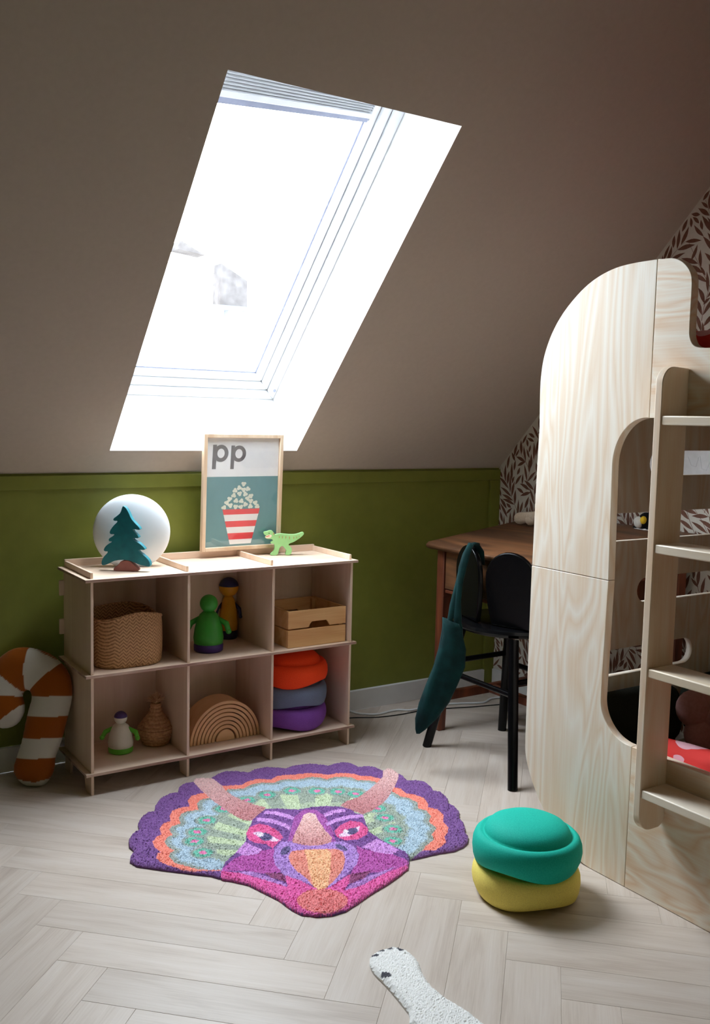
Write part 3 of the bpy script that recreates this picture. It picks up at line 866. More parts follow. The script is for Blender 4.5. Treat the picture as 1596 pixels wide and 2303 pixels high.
# ================================================================== DESK, CHAIR AND BAG
desk = thing('writing_desk', 'old red-brown wooden desk with sloping top and drawer', 'desk', (2.5, 2.5, 0))
DX0, DX1, DY0, DY1 = 2.225, 2.862, 2.115, 2.87
def dz(x): return 0.735+(x-DX0)*0.134
mb = MB(); V = []
prof = [(DX0+.014, -.028), (DX0+.002, -.018), (DX0, -.008), (DX0+.012, 0), (DX1, 0), (DX1, -.028)]
mb.prism([(x, DY0, dz(x)+d) for x, d in prof], (0, DY1-DY0, 0)); mb.build('top', M['desk'], desk, False, .003)
for (x, y) in ((2.285, 2.825), (2.285, 2.155), (2.80, 2.825), (2.80, 2.155)):
    mb = MB(); h = dz(x)-.032
    w, w2 = .021, .016
    mb.add([(x-w2, y-w2, 0), (x+w2, y-w2, 0), (x+w2, y+w2, 0), (x-w2, y+w2, 0), (x-w, y-w, h*.35), (x+w, y-w, h*.35), (x+w, y+w, h*.35), (x-w, y+w, h*.35),
            (x-w, y-w, h), (x+w, y-w, h+.004), (x+w, y+w, h+.004), (x-w, y+w, h)],
           [(0, 3, 2, 1), (8, 9, 10, 11)]+[(4*r+i, 4*r+(i+1) % 4, 4*r+4+(i+1) % 4, 4*r+4+i) for r in (0, 1) for i in range(4)])
    mb.build('leg', M['desk_leg'], desk, False, .003)
mb = MB(); mb.box((2.27, 2.178, .56), (2.288, 2.802, dz(2.27)-.032)); ap = mb.build('drawer_front', M['desk'], desk, False, .003)
mb = MB(); mb.ball((2.262, 2.49, .635), .013); mb.build('knob', M['desk_leg'], ap, True)
mb = MB(); mb.box((2.272, 2.178, .545), (2.30, 2.802, .557)); mb.build('front_rail', M['desk_leg'], desk, False, .002)
for y in (2.825, 2.155):
    mb = MB(); mb.prism([(2.308, y-.01, .668), (2.778, y-.01, .668), (2.778, y-.01, dz(2.778)-.032), (2.308, y-.01, dz(2.308)-.032)], (0, .02, 0)); mb.build('side_apron', M['desk_leg'], desk, False, .002)
    mb = MB(); mb.box((2.304, y-.012, .115), (2.781, y+.012, .15)); mb.build('stretcher', M['desk_leg'], desk, False, .003)
mb = MB(); mb.box((2.52, 2.168, .118), (2.555, 2.812, .148)); mb.build('stretcher', M['desk_leg'], desk, False, .003)
mb = MB(); mb.box((2.79, 2.178, .50), (2.81, 2.802, dz(2.79)-.032)); mb.build('back_apron', M['desk_leg'], desk, False, .002)

chair = thing('ear_back_chair', 'black lacquered wooden chair with two ear-shaped back pieces', 'chair', (2.30, 2.455, 0))
CX, CY, CZ, CRr = 2.318, 2.478, 0.50, 0.205
mb = MB(); mb.lathe([(.0, 0), (CRr-.03, 0), (CRr-.008, .008), (CRr, .018), (CRr-.004, .028), (CRr-.014, .032), (0, .028)], (CX, CY, CZ-.032), 56)
mb.build('seat', M['black'], chair, True)
feet = [(2.112, 2.222), (2.125, 2.698), (2.497, 2.700), (2.484, 2.224)]
tops = []
for (x, y) in feet:
    tx, ty = CX+(x-CX)*.62, CY+(y-CY)*.58; tops.append((tx, ty))
    mb = MB(); mb.tube([(x, y, 0), (tx, ty, CZ-.031)], [.0165, .0185], 16); mb.build('leg', M['black'], chair, True)
def lerp3(i, t):
    return np.array([feet[i][0]+(tops[i][0]-feet[i][0])*t, feet[i][1]+(tops[i][1]-feet[i][1])*t, (CZ-.03)*t])
for (i, j, t) in ((0, 1, .62), (1, 2, .70), (2, 3, .62), (3, 0, .70)):
    mb = MB(); a = lerp3(i, t); b = lerp3(j, t); d = (b-a)/np.linalg.norm(b-a)
    mb.tube([a+d*.012, b-d*.012], .010, 12); mb.build('stretcher', M['black'], chair, True)
def ear(ang, wid, hgt, lean, pos=None):
    ap_ = math.radians(pos or ang); pdir = np.array([math.cos(ap_), math.sin(ap_), 0])
    a = math.radians(ang); n = np.array([math.cos(a), math.sin(a), 0]); t = np.array([-n[1], n[0], 0])
    base = np.array([CX, CY, CZ+.002])+pdir*(CRr-.052)
    up = np.array([0, 0, 1])*math.cos(lean)+n*math.sin(lean)
    nn = np.cross(t, up)
    o = [(-wid*.40, 0), (-wid*.47, hgt*.25), (-wid*.5, hgt*.5)] + [(wid*.5*math.cos(q), hgt*.62+hgt*.38*math.sin(q)) for q in np.linspace(math.pi, 0, 15)] + [(wid*.5, hgt*.5), (wid*.47, hgt*.25), (wid*.40, 0)]
    mb = MB(); nx = 7
    mb.prism([base+t*p[0]+up*p[1]-nn*0.008 for p in o], nn*0.018)
    return mb.build('ear_back', M['black'], chair, False, .005, 3), base+up*hgt
ear(196, .20, .262, .10, 228)
_, ear_top = ear(166, .185, .262, .03, 150)

# velvet bag hung over the left ear: strap and hollow pouch
bag = thing('velvet_bag', 'dark teal velvet drawstring bag hung over the chair back', 'bag', at_depth(985, 1500, 3.28))
bpath = [(1015, 1396, 21, 3.24), (1016, 1412, 22, 3.24), (1016, 1430, 24, 3.24), (1014, 1460, 29, 3.24), (1005, 1500, 34, 3.24), (990, 1540, 34, 3.24), (975, 1580, 31, 3.24), (960, 1615, 23, 3.24), (946, 1640, 11, 3.24), (940, 1650, 4, 3.24)]
P3 = [at_depth(x, y, t) for x, y, w, t in bpath]; R3 = [(w*t/F_PX, w*t/F_PX*.42) for x, y, w, t in bpath]
mb = MB(); V = []; Fc = []; n = 28
for i, (p, (ra, rb)) in enumerate(zip(P3, R3)):
    for k in range(n):
        q = 2*math.pi*k/n
        fold = 1+.12*math.sin(3*q+i*.5)+.08*math.sin(6*q-i*.8)+.04*math.sin(11*q+i*1.3)
        tilt = -0.012*math.cos(q) if i == 0 else 0
        V.append(p+_rt*ra*math.cos(q)*fold+np.array([0.834*.0, 0, 0])+np.array([_fw[0], _fw[1], 0])*rb*math.sin(q)*fold+np.array([0, 0, tilt]))
for i in range(len(P3)-1):
    for k in range(n): Fc.append((i*n+k, i*n+(k+1) % n, (i+1)*n+(k+1) % n, (i+1)*n+k))
Fc.append(tuple((len(P3)-1)*n+k for k in range(n)))
mb.add(V, Fc); po = mb.build('pouch', M['velvet'], bag, True, angle=3)
sf = po.modifiers.new('cloth', 'SOLIDIFY'); sf.thickness = .003; sf.offset = -1
def strap(pts, w):
    mb = MB(); V = []; Fc = []; n = 10
    for i, (x, y, t) in enumerate(pts):
        p = at_depth(x, y, t); ww = w*(1+.18*math.sin(i*1.7))
        for k in range(n):
            q = 2*math.pi*k/n
            V.append(p+_rt*ww*math.cos(q)+np.array([_fw[0], _fw[1], 0])*.007*math.sin(q)+np.array([0, 0, .004*math.sin(q*2)]))
    for i in range(len(pts)-1):
        for k in range(n): Fc.append((i*n+k, i*n+(k+1) % n, (i+1)*n+(k+1) % n, (i+1)*n+k))
    Fc += [tuple(range(n)), tuple((len(pts)-1)*n+k for k in range(n))]
    mb.add(V, Fc); return mb.build('strap', M['velvet'], bag, True, angle=3)
strap([(1082, 1268, 3.345), (1079, 1240, 3.345), (1070, 1224, 3.325), (1058, 1224, 3.29), (1049, 1245, 3.27), (1040, 1275, 3.26), (1034, 1310, 3.255), (1029, 1350, 3.25), (1028, 1385, 3.245), (1030, 1425, 3.24)], .0125)
strap([(1072, 1224, 3.33), (1060, 1222, 3.30), (1047, 1246, 3.275), (1037, 1280, 3.265), (1029, 1320, 3.258), (1019, 1360, 3.25), (1012, 1392, 3.246), (1008, 1425, 3.24)], .011)

# things on the desk and the gable wall
pl = thing('plush_toy', 'beige plush animal lying on the desk with its paws forward', 'plush toy', (2.74, 2.8, dz(2.74)))
def on_desk(x, y, lift):
    d = ray(x, y); # plane z = dz(x)+lift
    A = np.array([-0.134, 0, 1.0]); c = 0.735-DX0*0.134+lift
    return CAM+d*((c-A @ CAM)/(A @ d))
p1 = on_desk(1158, 1167, .022); p2 = on_desk(1184, 1170, .022)
bd = on_desk(1235, 1160, .05)
skin('body', {'hip': (bd+np.array([.06, -.05, 0]), .048), 'mid': (bd, .04), 'a': ((p1+bd)/2+np.array([0, 0, .004]), .020), 'a2': (p1, .031), 'b': ((p2+bd)/2, .018), 'b2': (p2, .031)},
     [('hip', 'mid'), ('mid', 'a'), ('a', 'a2'), ('mid', 'b'), ('b', 'b2')], M['plush'], pl)
cd = on_desk(1436, 1187, .0025); mb = MB()
mb.obox(cd+np.array([.02, -.04, .003]), (.035, 0, .035*.134), (0, .05, 0), (-.0003, 0, .0022)); cd_o = tag(mb.build('white_card_box', M['poster_white'], None, False, .001), 'flat white card case with black marks on the desk', 'case')
for k in range(3):
    mb = MB(); q = cd+np.array([-.0155, -.055+k*.03, .0032]); mb.obox(q, (.003, 0, .0004), (0, .008, 0), (0, 0, .0026))
    mb.build('black_mark', M['plush_black'], cd_o)
pk = on_desk(1444, 1172, .03)
pt = thing('plush_figure', 'small black and white toy with yellow patch on the desk', 'toy', pk)
mb = MB(); mb.ball(pk+np.array([.01, -.01, 0]), (.032, .03, .033)); mb.build('body', M['plush_black'], pt, True, angle=3)
mb = MB(); mb.ball(pk+np.array([-.014, .004, -.004]), (.018, .02, .022)); mb.build('belly', M['plush_white'], pt, True, angle=3)
mb = MB(); mb.ball(pk+np.array([-.016, -.018, .006]), (.012, .012, .015)); mb.build('yellow_patch', M['yellow_felt'], pt, True, angle=3)
mb = MB(); mb.box((XR-.002, 1.96, 0.985), (XR-.0007, 2.60, 1.20)); ds = tag(mb.build('white_sheet', M['paper'], None), 'white sheet with faint grey lines on the leafy wall above the desk', 'paper')
for pts in ([(2.20, 1.09), (2.185, 1.06), (2.165, 1.055), (2.155, 1.09)], [(2.15, 1.095), (2.14, 1.05), (2.12, 1.045), (2.105, 1.085)], [(2.30, 1.075), (2.25, 1.07)]):  # thin pale grey curves laid on the white sheet
    mb = MB(); mb.tube([(XR-.0022, y, z) for y, z in pts], .0008, 6); mb.build('faint_line', M['faint_grey'], ds)

# cables on the floor
def cable(name, pts, r, mat, label):
    Q = [on_z(x, y, r)+np.array([0, 0, .0003]) for x, y in pts]
    S_ = []
    for i in range(len(Q)-1):
        a, b, c, d = Q[max(i-1, 0)], Q[i], Q[i+1], Q[min(i+2, len(Q)-1)]
        for t in np.linspace(0, 1, 8, endpoint=False):
            S_.append(.5*((2*b)+(-a+c)*t+(2*a-5*b+4*c-d)*t*t+(-a+3*b-3*c+d)*t**3))
    S_.append(Q[-1])
    mb = MB(); mb.tube(S_, r, 10); return tag(mb.build(name, mat, None, True), label, 'cable')
cable('power_cable', [(770, 1590), (795, 1602), (820, 1606), (850, 1606), (890, 1597), (925, 1597), (960, 1589), (1000, 1584), (1035, 1582), (1085, 1580), (1105, 1571), (1140, 1568), (1160, 1570)], .0042, M['cable_white'], 'white power cable along the green wall under the desk')
cable('lamp_cable', [(775, 1616), (800, 1614), (850, 1613), (900, 1607), (950, 1598), (1010, 1593), (1060, 1590), (1095, 1587), (1140, 1583), (1160, 1581)], .0022, M['cable_black'], 'thin black cable on the floor beside the white one')

# ================================================================== BOOKCASE
bc = thing('cube_bookcase', 'low birch plywood bookcase with six open cubes', 'bookcase', (1.405, 3.0, 0))
UX = [0.9265, 1.2475, 1.5607, 1.8814]; BF, BB = 2.857, 3.145; TH = 0.009
ZT, ZM, ZB = 0.687, 0.386, 0.0715
for z in (ZB, ZM, ZT):
    mb = MB(); mb.box((0.905, BF-.006, z-TH), (1.905, BB, z), 0)
    o = mb.build('shelf_board', [M['birch_h'], M['ply_edge']], bc, False, .0008, 1)
    for p in o.data.polygons:
        if abs(p.normal.z) < .5: p.material_index = 1
for (z0, z1) in ((ZB, ZM-TH), (ZM, ZT-TH)):
    for x in UX:
        mb = MB(); mb.box((x-TH/2, BF, z0+.0002), (x+TH/2, BB-.012, z1-.0002)); mb.build('upright', M['birch'], bc, False, .0008, 1)
for x in UX:
    for (ya, yb) in ((BF, BF+.075), (BB-.085, BB-.012)):
        mb = MB(); y_in = yb if ya == BF else ya
        if ya == BF: pts = [(BF, 0), (BF+.055, 0), (BF+.075, ZB-TH-.0002), (BF, ZB-TH-.0002)]
        else: pts = [(yb, 0), (yb, ZB-TH-.0002), (ya, ZB-TH-.0002), (ya+.02, 0)]
        mb.prism([(x-TH/2, p[0], p[1]) for p in pts], (TH, 0, 0)); mb.build('foot', M['birch'], bc, False, .0008, 1)
mb = MB(); mb.box((UX[0]-.004, BB-.012, ZB+.0005), (UX[3]+.004, BB-.006, ZT-TH-.0005)); mb.build('back_panel', M['birch'], bc)
RH = 0.024
for i, x in enumerate((UX[0]+.004, UX[1], UX[2], UX[3]+.002)):
    mb = MB(); mb.box((x-TH/2, BF+.014, ZT+.0002), (x+TH/2, BB-.0105, ZT+.019)); mb.build('rim_strip', M['birch'], bc, False, .001, 1)
mb = MB(); mb.box((UX[0], BB-.010, ZT+.0002), (UX[3]+.006, BB, ZT+RH)); mb.build('rim_strip', M['birch_h'], bc, False, .001, 1)
for z in (ZM+.205, ZM+.075):
    mb = MB(); mb.prism([(UX[0]-.020, BB-.012, z+p[1]) if p[0] else (UX[0]-.0005, BB-.012, z+p[1]) for p in ((0, 0), (1, 0), (1, .052), (0, .052))], (0, .008, 0))
    mb.build('joint_tab', M['birch'], bc, False, .003)

# ---- on top: globe lamp, tree, dinosaur, poster
gt = 3.195; gc = at_depth(296.5, 1196, gt); gr = 84.7/F_PX*gt
lamp = thing('globe_lamp', 'round white moon lamp on the bookcase behind the teal tree', 'lamp', (gc[0], gc[1], ZT))
gn = np.array([gc[0], gc[1], 0]); gn /= np.linalg.norm(gn); gs = np.array([gn[1], -gn[0], 0])
mb = MB(); mb.ball(gc, (gr, gr, .042), 64, 40, (gs, np.array([0, 0, 1.0]), gn)); mb.build('globe', M['globe'], lamp, True, angle=3)
bh = gc[2]-gr*.985-ZT
mb = MB(); mb.lathe([(0, 0), (.050, 0), (.050, max(.003, bh)), (.036, max(.006, bh+.004)), (0, max(.006, bh+.004))], (gc[0]+gn[0]*.02, gc[1]+gn[1]*.02, ZT+.0002), 40, None, 1, .6); mb.build('base', M['toy_white'], lamp, True)
print('globe', gc, gr, bh)

def up_plane(foot, yaw):
    """upright plane through a foot point; normal points to the camera, turned by yaw"""
    d = np.array([foot[0], foot[1]]); d /= np.linalg.norm(d)
    a = math.atan2(d[1], d[0])+yaw
    return np.array([math.cos(a), math.sin(a), 0])
def cut_out(name, pts_px, foot, yaw, t, mat, parent, bevel=.003, dy=0.0, smooth=1):
    n = up_plane(foot, yaw)
    P = [on_plane(x, y, foot, n) for x, y in (smooth_poly(pts_px, smooth) if smooth else pts_px)]
    P = [np.array([p[0], p[1], max(p[2], foot[2]+.0002)]) for p in P]
    mb = MB(); mb.prism([p-n*dy for p in P], n*t)
    return mb.build(name, mat, parent, False, bevel, 3)
c1 = lambda pts: [(x/3.5467, 1000+y/3.5467) for x, y in pts]
tree_f = on_z(285, 1285.5, ZT)
tree = thing('toy_tree', 'teal wooden toy fir tree with red-brown base on the bookcase', 'toy tree', tree_f)
cut_out('crown', c1([(980, 488), (1000, 500), (1025, 540), (1045, 590), (1070, 620), (1110, 660), (1118, 684), (1058, 672), (1060, 690), (1090, 715), (1113, 748), (1052, 745), (1070, 765), (1110, 785), (1150, 822), (1158, 842), (1100, 838), (1105, 855), (1150, 885), (1192, 930), (1198, 976), (1170, 972), (1100, 955), (1060, 935), (1010, 920), (950, 920), (900, 930), (850, 957), (815, 966), (806, 942), (820, 900), (868, 852), (828, 852), (826, 832), (850, 800), (900, 772), (866, 772), (865, 750), (900, 730), (915, 714), (877, 716), (872, 693), (900, 650), (945, 608), (903, 608), (902, 590), (930, 570), (960, 545), (973, 500)]), tree_f, -.30, .024, M['tree_teal'], tree)
cut_out('trunk_base', c1([(905, 1014), (900, 985), (940, 960), (965, 925), (1030, 920), (1070, 960), (1106, 990), (1100, 1014)]), tree_f, -.30, .024, M['tree_brown'], tree, .003, -.001)
c6 = lambda pts: [(550+x/5.911, 1170+y/5.911) for x, y in pts]
din_f = on_z(633, 1249.6, ZT)
dino = thing('toy_dinosaur', 'light green wooden toy dinosaur with rust stripes on the bookcase', 'toy dinosaur', din_f)
cut_out('body', c6([(250, 165), (265, 153), (300, 150), (330, 136), (367, 139), (387, 165), (402, 195), (420, 187), (470, 177), (540, 184), (610, 190), (680, 188), (730, 172), (765, 158), (790, 165), (787, 190), (750, 227), (700, 262), (650, 292), (590, 312), (583, 330), (600, 345), (627, 370), (630, 400), (614, 464), (533, 464), (556, 410), (546, 390), (520, 360), (500, 340), (470, 360), (455, 400), (440, 468), (342, 468), (343, 448), (375, 420), (395, 390), (400, 340), (388, 312), (346, 312), (343, 293), (377, 275), (370, 256), (330, 252), (284, 247), (268, 220), (290, 205), (260, 195)]), din_f, .12, .016, M['dino'], dino, .003)
def decal(name, pts, foot, yaw, mat, parent, d=.0016):
    return cut_out(name, pts, foot, yaw, .0012, mat, parent, 0, d, 1)
decal('muzzle', c6([(272, 215), (300, 200), (350, 190), (362, 205), (345, 235), (300, 242), (278, 235)]), din_f, .12, M['dino_cream'], dino, .0008)
decal('mouth', c6([(280, 214), (330, 200), (334, 207), (284, 222)]), din_f, .12, M['dino_red'], dino)
decal('eye', c6([(319, 168), (330, 168), (330, 179), (319, 179)]), din_f, .12, M['plush_black'], dino)
for (x, y, h) in ((458, 222, 17), (500, 225, 21), (546, 226, 21), (594, 232, 24), (651, 232, 19), (690, 226, 15), (724, 212, 12), (380, 180, 14), (392, 172, 12)):
    decal('stripe', c6([(x-5, y-h), (x+4, y-h*.3), (x+4, y+h*.4), (x-4, y+h), (x-1, y+h*.3), (x-1, y-h*.3)]), din_f, .12, M['dino_red'], dino)

PZ0 = ZT+RH+.0005
FYb, FYt = 3.106, 3.090
PX0, PX1, PH = 1.404, 1.722, 1.132-PZ0
pn = np.array([0, 1.0, (FYb-FYt)/PH]); pn /= np.linalg.norm(pn)     # towards the wall
pu = np.array([0, -(FYb-FYt)/PH, 1.0]); pu /= np.linalg.norm(pu); pxv = np.array([1.0, 0, 0])
PO = np.array([PX0, FYb, PZ0])
fr = thing('framed_poster', 'pale wood framed pp popcorn poster standing on the bookcase', 'poster', PO)
def pq(x, z, d=0.0): return PO+pxv*x+pu*z+pn*d
Wp, Hp, fw_ = PX1-PX0, PH/pu[2], .0135
def pbox(x0, x1, z0, z1, d0, d1, name, mat, parent, bev=0.0):
    mb = MB(); V = [pq(x, z, d) for d in (d0, d1) for x, z in ((x0, z0), (x1, z0), (x1, z1), (x0, z1))]
    mb.add(V, [(0, 1, 2, 3), (4, 7, 6, 5), (0, 4, 5, 1), (1, 5, 6, 2), (2, 6, 7, 3), (3, 7, 4, 0)]); return mb.build(name, mat, parent, False, bev)
pbox(0, fw_, 0, Hp, 0, .02, 'frame_side', M['frame_oak'], fr, .0012); pbox(Wp-fw_, Wp, 0, Hp, 0, .02, 'frame_side', M['frame_oak'], fr, .0012)
pbox(fw_, Wp-fw_, 0, fw_, 0, .02, 'frame_bottom', M['frame_oak'], fr, .0012); pbox(fw_, Wp-fw_, Hp-fw_, Hp, 0, .02, 'frame_top', M['frame_oak'], fr, .0012)
zsplit = fw_+(Hp-2*fw_)*.645
pr_ = pbox(fw_, Wp-fw_, fw_, zsplit, .0125, .015, 'print_teal', M['poster_teal'], fr); pbox(fw_, Wp-fw_, zsplit, Hp-fw_, .0125, .015, 'print_white', M['poster_white'], fr)
pbox(fw_, Wp-fw_, fw_, Hp-fw_, .0085, .0095, 'glass', M['poster_glass'], fr)
# drawing on the poster: crop coordinates inside the printed sheet -> sheet coordinates
def sheet(x, y):
    q = (y-158)/(1000-158)
    xl = 220+(246-220)*q; xr = 784+(808-784)*q
    return fw_+(Wp-2*fw_)*(x-xl)/(xr-xl), Hp-fw_-(Hp-2*fw_)*q
def ink(name, polys, mat, d=.0122):
    for pts in polys:
        mb = MB(); P = [sheet(x, y) for x, y in pts]
        mb.add([pq(p[0], p[1], d) for p in P], [tuple(range(len(P)))]); mb.build(name, mat, fr)
def letter_p(x0, x1, y0, y1, yb, st, name):
    """stem and bowl as one outline with a slit"""
    cx, cy = (x0+x1)/2+3, (y0+yb)/2; rx, ry = x1-cx, (yb-y0)/2
    mb = MB(); n = 40
    O = [sheet(cx+rx*math.cos(a), cy+ry*math.sin(a)) for a in np.linspace(0, 2*math.pi, n, endpoint=False)]
    I = [sheet(cx+(rx-st)*math.cos(a), cy+(ry-st)*math.sin(a)) for a in np.linspace(0, 2*math.pi, n, endpoint=False)]
    mb.add([pq(*p, .0121) for p in O]+[pq(*p, .0121) for p in I], [(i, (i+1) % n, n+(i+1) % n, n+i) for i in range(n)])
    q = [sheet(*p) for p in ((x0, y0), (x0+st, y0), (x0+st, y1), (x0, y1))]
    mb.add([pq(*p, .01205) for p in q], [(0, 1, 2, 3)])
    mb.build(name, M['ink_grey'], fr)
letter_p(272, 391, 212, 397, 342, 29, 'letter_p'); letter_p(411, 527, 217, 398, 343, 27, 'letter_p')
def edge(y): t = (y-711)/(985-711); return 370+(440-370)*t, 661+(605-661)*t
for i, (ya, yb) in enumerate(((711, 752), (752, 803), (803, 850), (850, 898), (898, 948), (948, 985))):
    a, b = edge(ya), edge(yb); ink('bucket_stripe', [[(a[0], ya), (a[1], ya), (b[1], yb), (b[0], yb)]], M['ink_red'] if i % 2 == 0 else M['poster_white'])
rk = random.Random(5)
for (x, y) in ((523, 515), (490, 545), (458, 565), (525, 560), (558, 555), (495, 590), (540, 595), (450, 603), (585, 610), (420, 630), (560, 628), (470, 645), (512, 648), (585, 650), (400, 658), (428, 680), (545, 675), (622, 665), (470, 692), (510, 695), (585, 692), (380, 696), (640, 694)):
    mb = MB(); a0 = rk.uniform(0, 6)
    for k in range(3):
        a = a0+k*2.1; cx, cy = x+9*math.cos(a), y+9*math.sin(a)
        cy = min(cy, 700)
        P = [sheet(cx+11.5*math.cos(t), min(711, cy+11.5*math.sin(t))) for t in np.linspace(0, 2*math.pi, 14, endpoint=False)]
        mb.add([pq(p[0], p[1], .0121-k*.00004) for p in P], [tuple(range(14))])
    mb.build('popcorn', M['ink_cream'], fr)

# ---- top left cube: woven basket
def rrect(hx, hy, r, n=8):
    o = []
    for (cx, cy, a) in ((hx-r, hy-r, 0), (-hx+r, hy-r, 90), (-hx+r, -hy+r, 180), (hx-r, -hy+r, 270)): o += arc(cx, cy, r, a, a+90, n)
    return o
bkc = (1.075, 2.992)
bk = thing('seagrass_basket', 'brown woven seagrass basket in the top left cube', 'basket', (bkc[0], bkc[1], ZM))
HB = .160
def resample(poly, n):
    P = [np.array(p) for p in poly]+[np.array(poly[0])]; L = [0]
    for i in range(len(P)-1): L.append(L[-1]+np.linalg.norm(P[i+1]-P[i]))
    out = []
    for k in range(n):
        d = L[-1]*k/n; i = max(j for j in range(len(L)-1) if L[j] <= d)
        t = (d-L[i])/(L[i+1]-L[i]+1e-12); out.append(P[i]+(P[i+1]-P[i])*t)
    return out
nn_ = 240; base_ring = resample(rrect(.112, .108, .072), nn_)
mb = MB(); V = []; Fc = []; nr = 46
def bskt(i, k):
    t = i/nr; p = base_ring[k]; g = 1.0+.04*math.sin(t*2.6)-.02*t
    if t < .06: g *= .95+.05*math.sqrt(t/.06)
    nrm = p/np.linalg.norm(p)
    w = .0005*(math.sin(k*2*math.pi/6+i*math.pi/3)*(1 if (i//2) % 2 else -1))
    sag = -.010*math.cos(2*math.atan2(p[1], p[0]))*t+.004*math.sin(k*2*math.pi/nn_*3)*t
    return (bkc[0]+p[0]*g+nrm[0]*w, bkc[1]+p[1]*g+nrm[1]*w, ZM+.0005+HB*t+sag)
for i in range(nr+1):
    for k in range(nn_): V.append(bskt(i, k))
for i in range(nr):
    for k in range(nn_): Fc.append((i*nn_+k, i*nn_+(k+1) % nn_, (i+1)*nn_+(k+1) % nn_, (i+1)*nn_+k))
Fc.append(tuple(range(nn_)))
mb.add(V, Fc); bo = mb.build('woven_wall', M['weave'], bk, True, angle=3)
so = bo.modifiers.new('wall', 'SOLIDIFY'); so.thickness = .006; so.offset = -1
mb = MB()
top_r = [np.array(bskt(nr, k)) for k in range(0, nn_, 3)]; cen = np.array([bkc[0], bkc[1], 0])
top_r = [p+(cen-p)*np.array([.02, .02, 0]) for p in top_r]; top_r.append(top_r[0]); mb.tube(top_r, .0055, 8); mb.build('rim', M['weave'], bk, True, angle=3)

# ---- plain peg dolls
def peg_doll(label, c, z, h, r, mats, arms):
    """turned wooden doll: bell body, round head, painted base, two stub arms"""
    t = thing('peg_doll', label, 'toy doll', (c[0], c[1], z))
    body, base, head, arm, cap = mats
    mb = MB(); mb.lathe([(r*.72, .10*h), (r*.95, .14*h), (r, .24*h), (r*.92, .40*h), (r*.78, .54*h), (r*.60, .64*h), (r*.34, .70*h), (0, .71*h)], (c[0], c[1], z), 32); mb.build('body', body, t, True, angle=3)
    mb = MB(); mb.lathe([(0, .0), (r*.86, .0), (r*.96, .02*h), (r*.98, .10*h), (r*.94, .155*h), (0, .16*h)], (c[0], c[1], z+.0003), 32); mb.build('base', base, t, True, angle=.9)
    rh = .155*h; mb = MB(); mb.ball((c[0], c[1], z+.83*h), rh, 24, 16); mb.build('head', head, t, True, angle=3)
    if cap: mb = MB(); mb.lathe([(rh*1.03*math.cos(q), rh*1.03*math.sin(q)) for q in np.linspace(.15, 1.5, 8)], (c[0], c[1], z+.83*h), 24); mb.build('cap', cap, t, True, angle=3)
    for s_ in (-1, 1):
        d = np.array([math.cos(-.55), math.sin(-.55), 0])*s_
        p0 = np.array([c[0], c[1], z+.58*h])+d*r*.55; p1 = p0+d*r*.50*arms+np.array([0, 0, -.10*h]); p2 = p1+d*r*.15*arms+np.array([-.006, -.008, -.12*h])
        mb = MB(); mb.tube([p0, p1, p2], [.15*r, .2*r, .17*r], 12); mb.ball(p2, .2*r, 12, 8); mb.build('arm', arm, t, True, angle=3)
f1 = on_z(474, 1466, ZM); f2 = on_z(513, 1438, ZM); f3 = on_z(276, 1694, ZB)
peg_doll('plain green peg doll with purple base in the top middle cube', (f1[0], f1[1]+.02), ZM, .200, .052, (M['toy_green'], M['toy_purple'], M['toy_green'], M['toy_green'], None), 1.25)
peg_doll('slim yellow peg doll with navy base and arms behind the green one', (f2[0]+.01, f2[1]+.02), ZM, .228, .034, (M['toy_yellow'], M['toy_navy'], M['toy_yellow'], M['toy_navy'], M['toy_navy']), 1.2)
peg_doll('plain white peg doll with lime base beside the coiled pot', (f3[0], f3[1]+.02), ZB, .140, .042, (M['toy_white'], M['toy_lime'], M['toy_white'], M['toy_lime'], M['toy_lilac']), 1.3)

# ---- top right cube: pine crate of slats
cr = thing('pine_crate', 'small slatted pine crate with cut-out handle in the top right cube', 'crate', (1.73, 2.99, ZM))
q0 = on_y(647, 1459, 2.872); q1 = on_y(776, 1446, 2.872)
KX0, KX1, KY0, KY1, KZ = q0[0], q1[0], 2.872, 3.095, ZM+.0005
kt = .009; hs_ = .063
for i in range(2):
    z0 = KZ+i*(hs_+.005); z1 = z0+hs_
    for y in (KY0, KY1-kt):
        mb = MB()
        if i == 1:
            xm = (KX0+KX1)/2+.008; a = .044
            pts = [(KX0, z0), (xm-a, z0), (xm-a+.006, z0+.012), (xm-a+.014, z0+.020), (xm+a-.014, z0+.020), (xm+a-.006, z0+.012), (xm+a, z0), (KX1, z0), (KX1, z1), (KX0, z1)]
        else: pts = [(KX0, z0), (KX1, z0), (KX1, z1), (KX0, z1)]
        mb.prism([(p[0], y, p[1]) for p in pts], (0, kt, 0)); mb.build('end_slat', M['crate'], cr, False, .0015)
    for x in (KX0, KX1-kt):
        mb = MB(); mb.box((x, KY0+kt+.0003, z0), (x+kt, KY1-kt-.0003, z1)); mb.build('side_slat', M['crate'], cr, False, .0015)
mb = MB(); mb.box((KX0+kt+.0003, KY0+kt+.0003, KZ), (KX1-kt-.0003, KY1-kt-.0003, KZ+.006)); mb.build('bottom', M['crate'], cr)
for x in (KX0+kt+.0005, KX1-kt-.0145):
    for y in (KY0+kt+.0005, KY1-kt-.0145):
        mb = MB(); mb.box((x, y, KZ+.0065), (x+.014, y+.014, KZ+2*hs_)); mb.build('corner_post', M['crate'], cr)

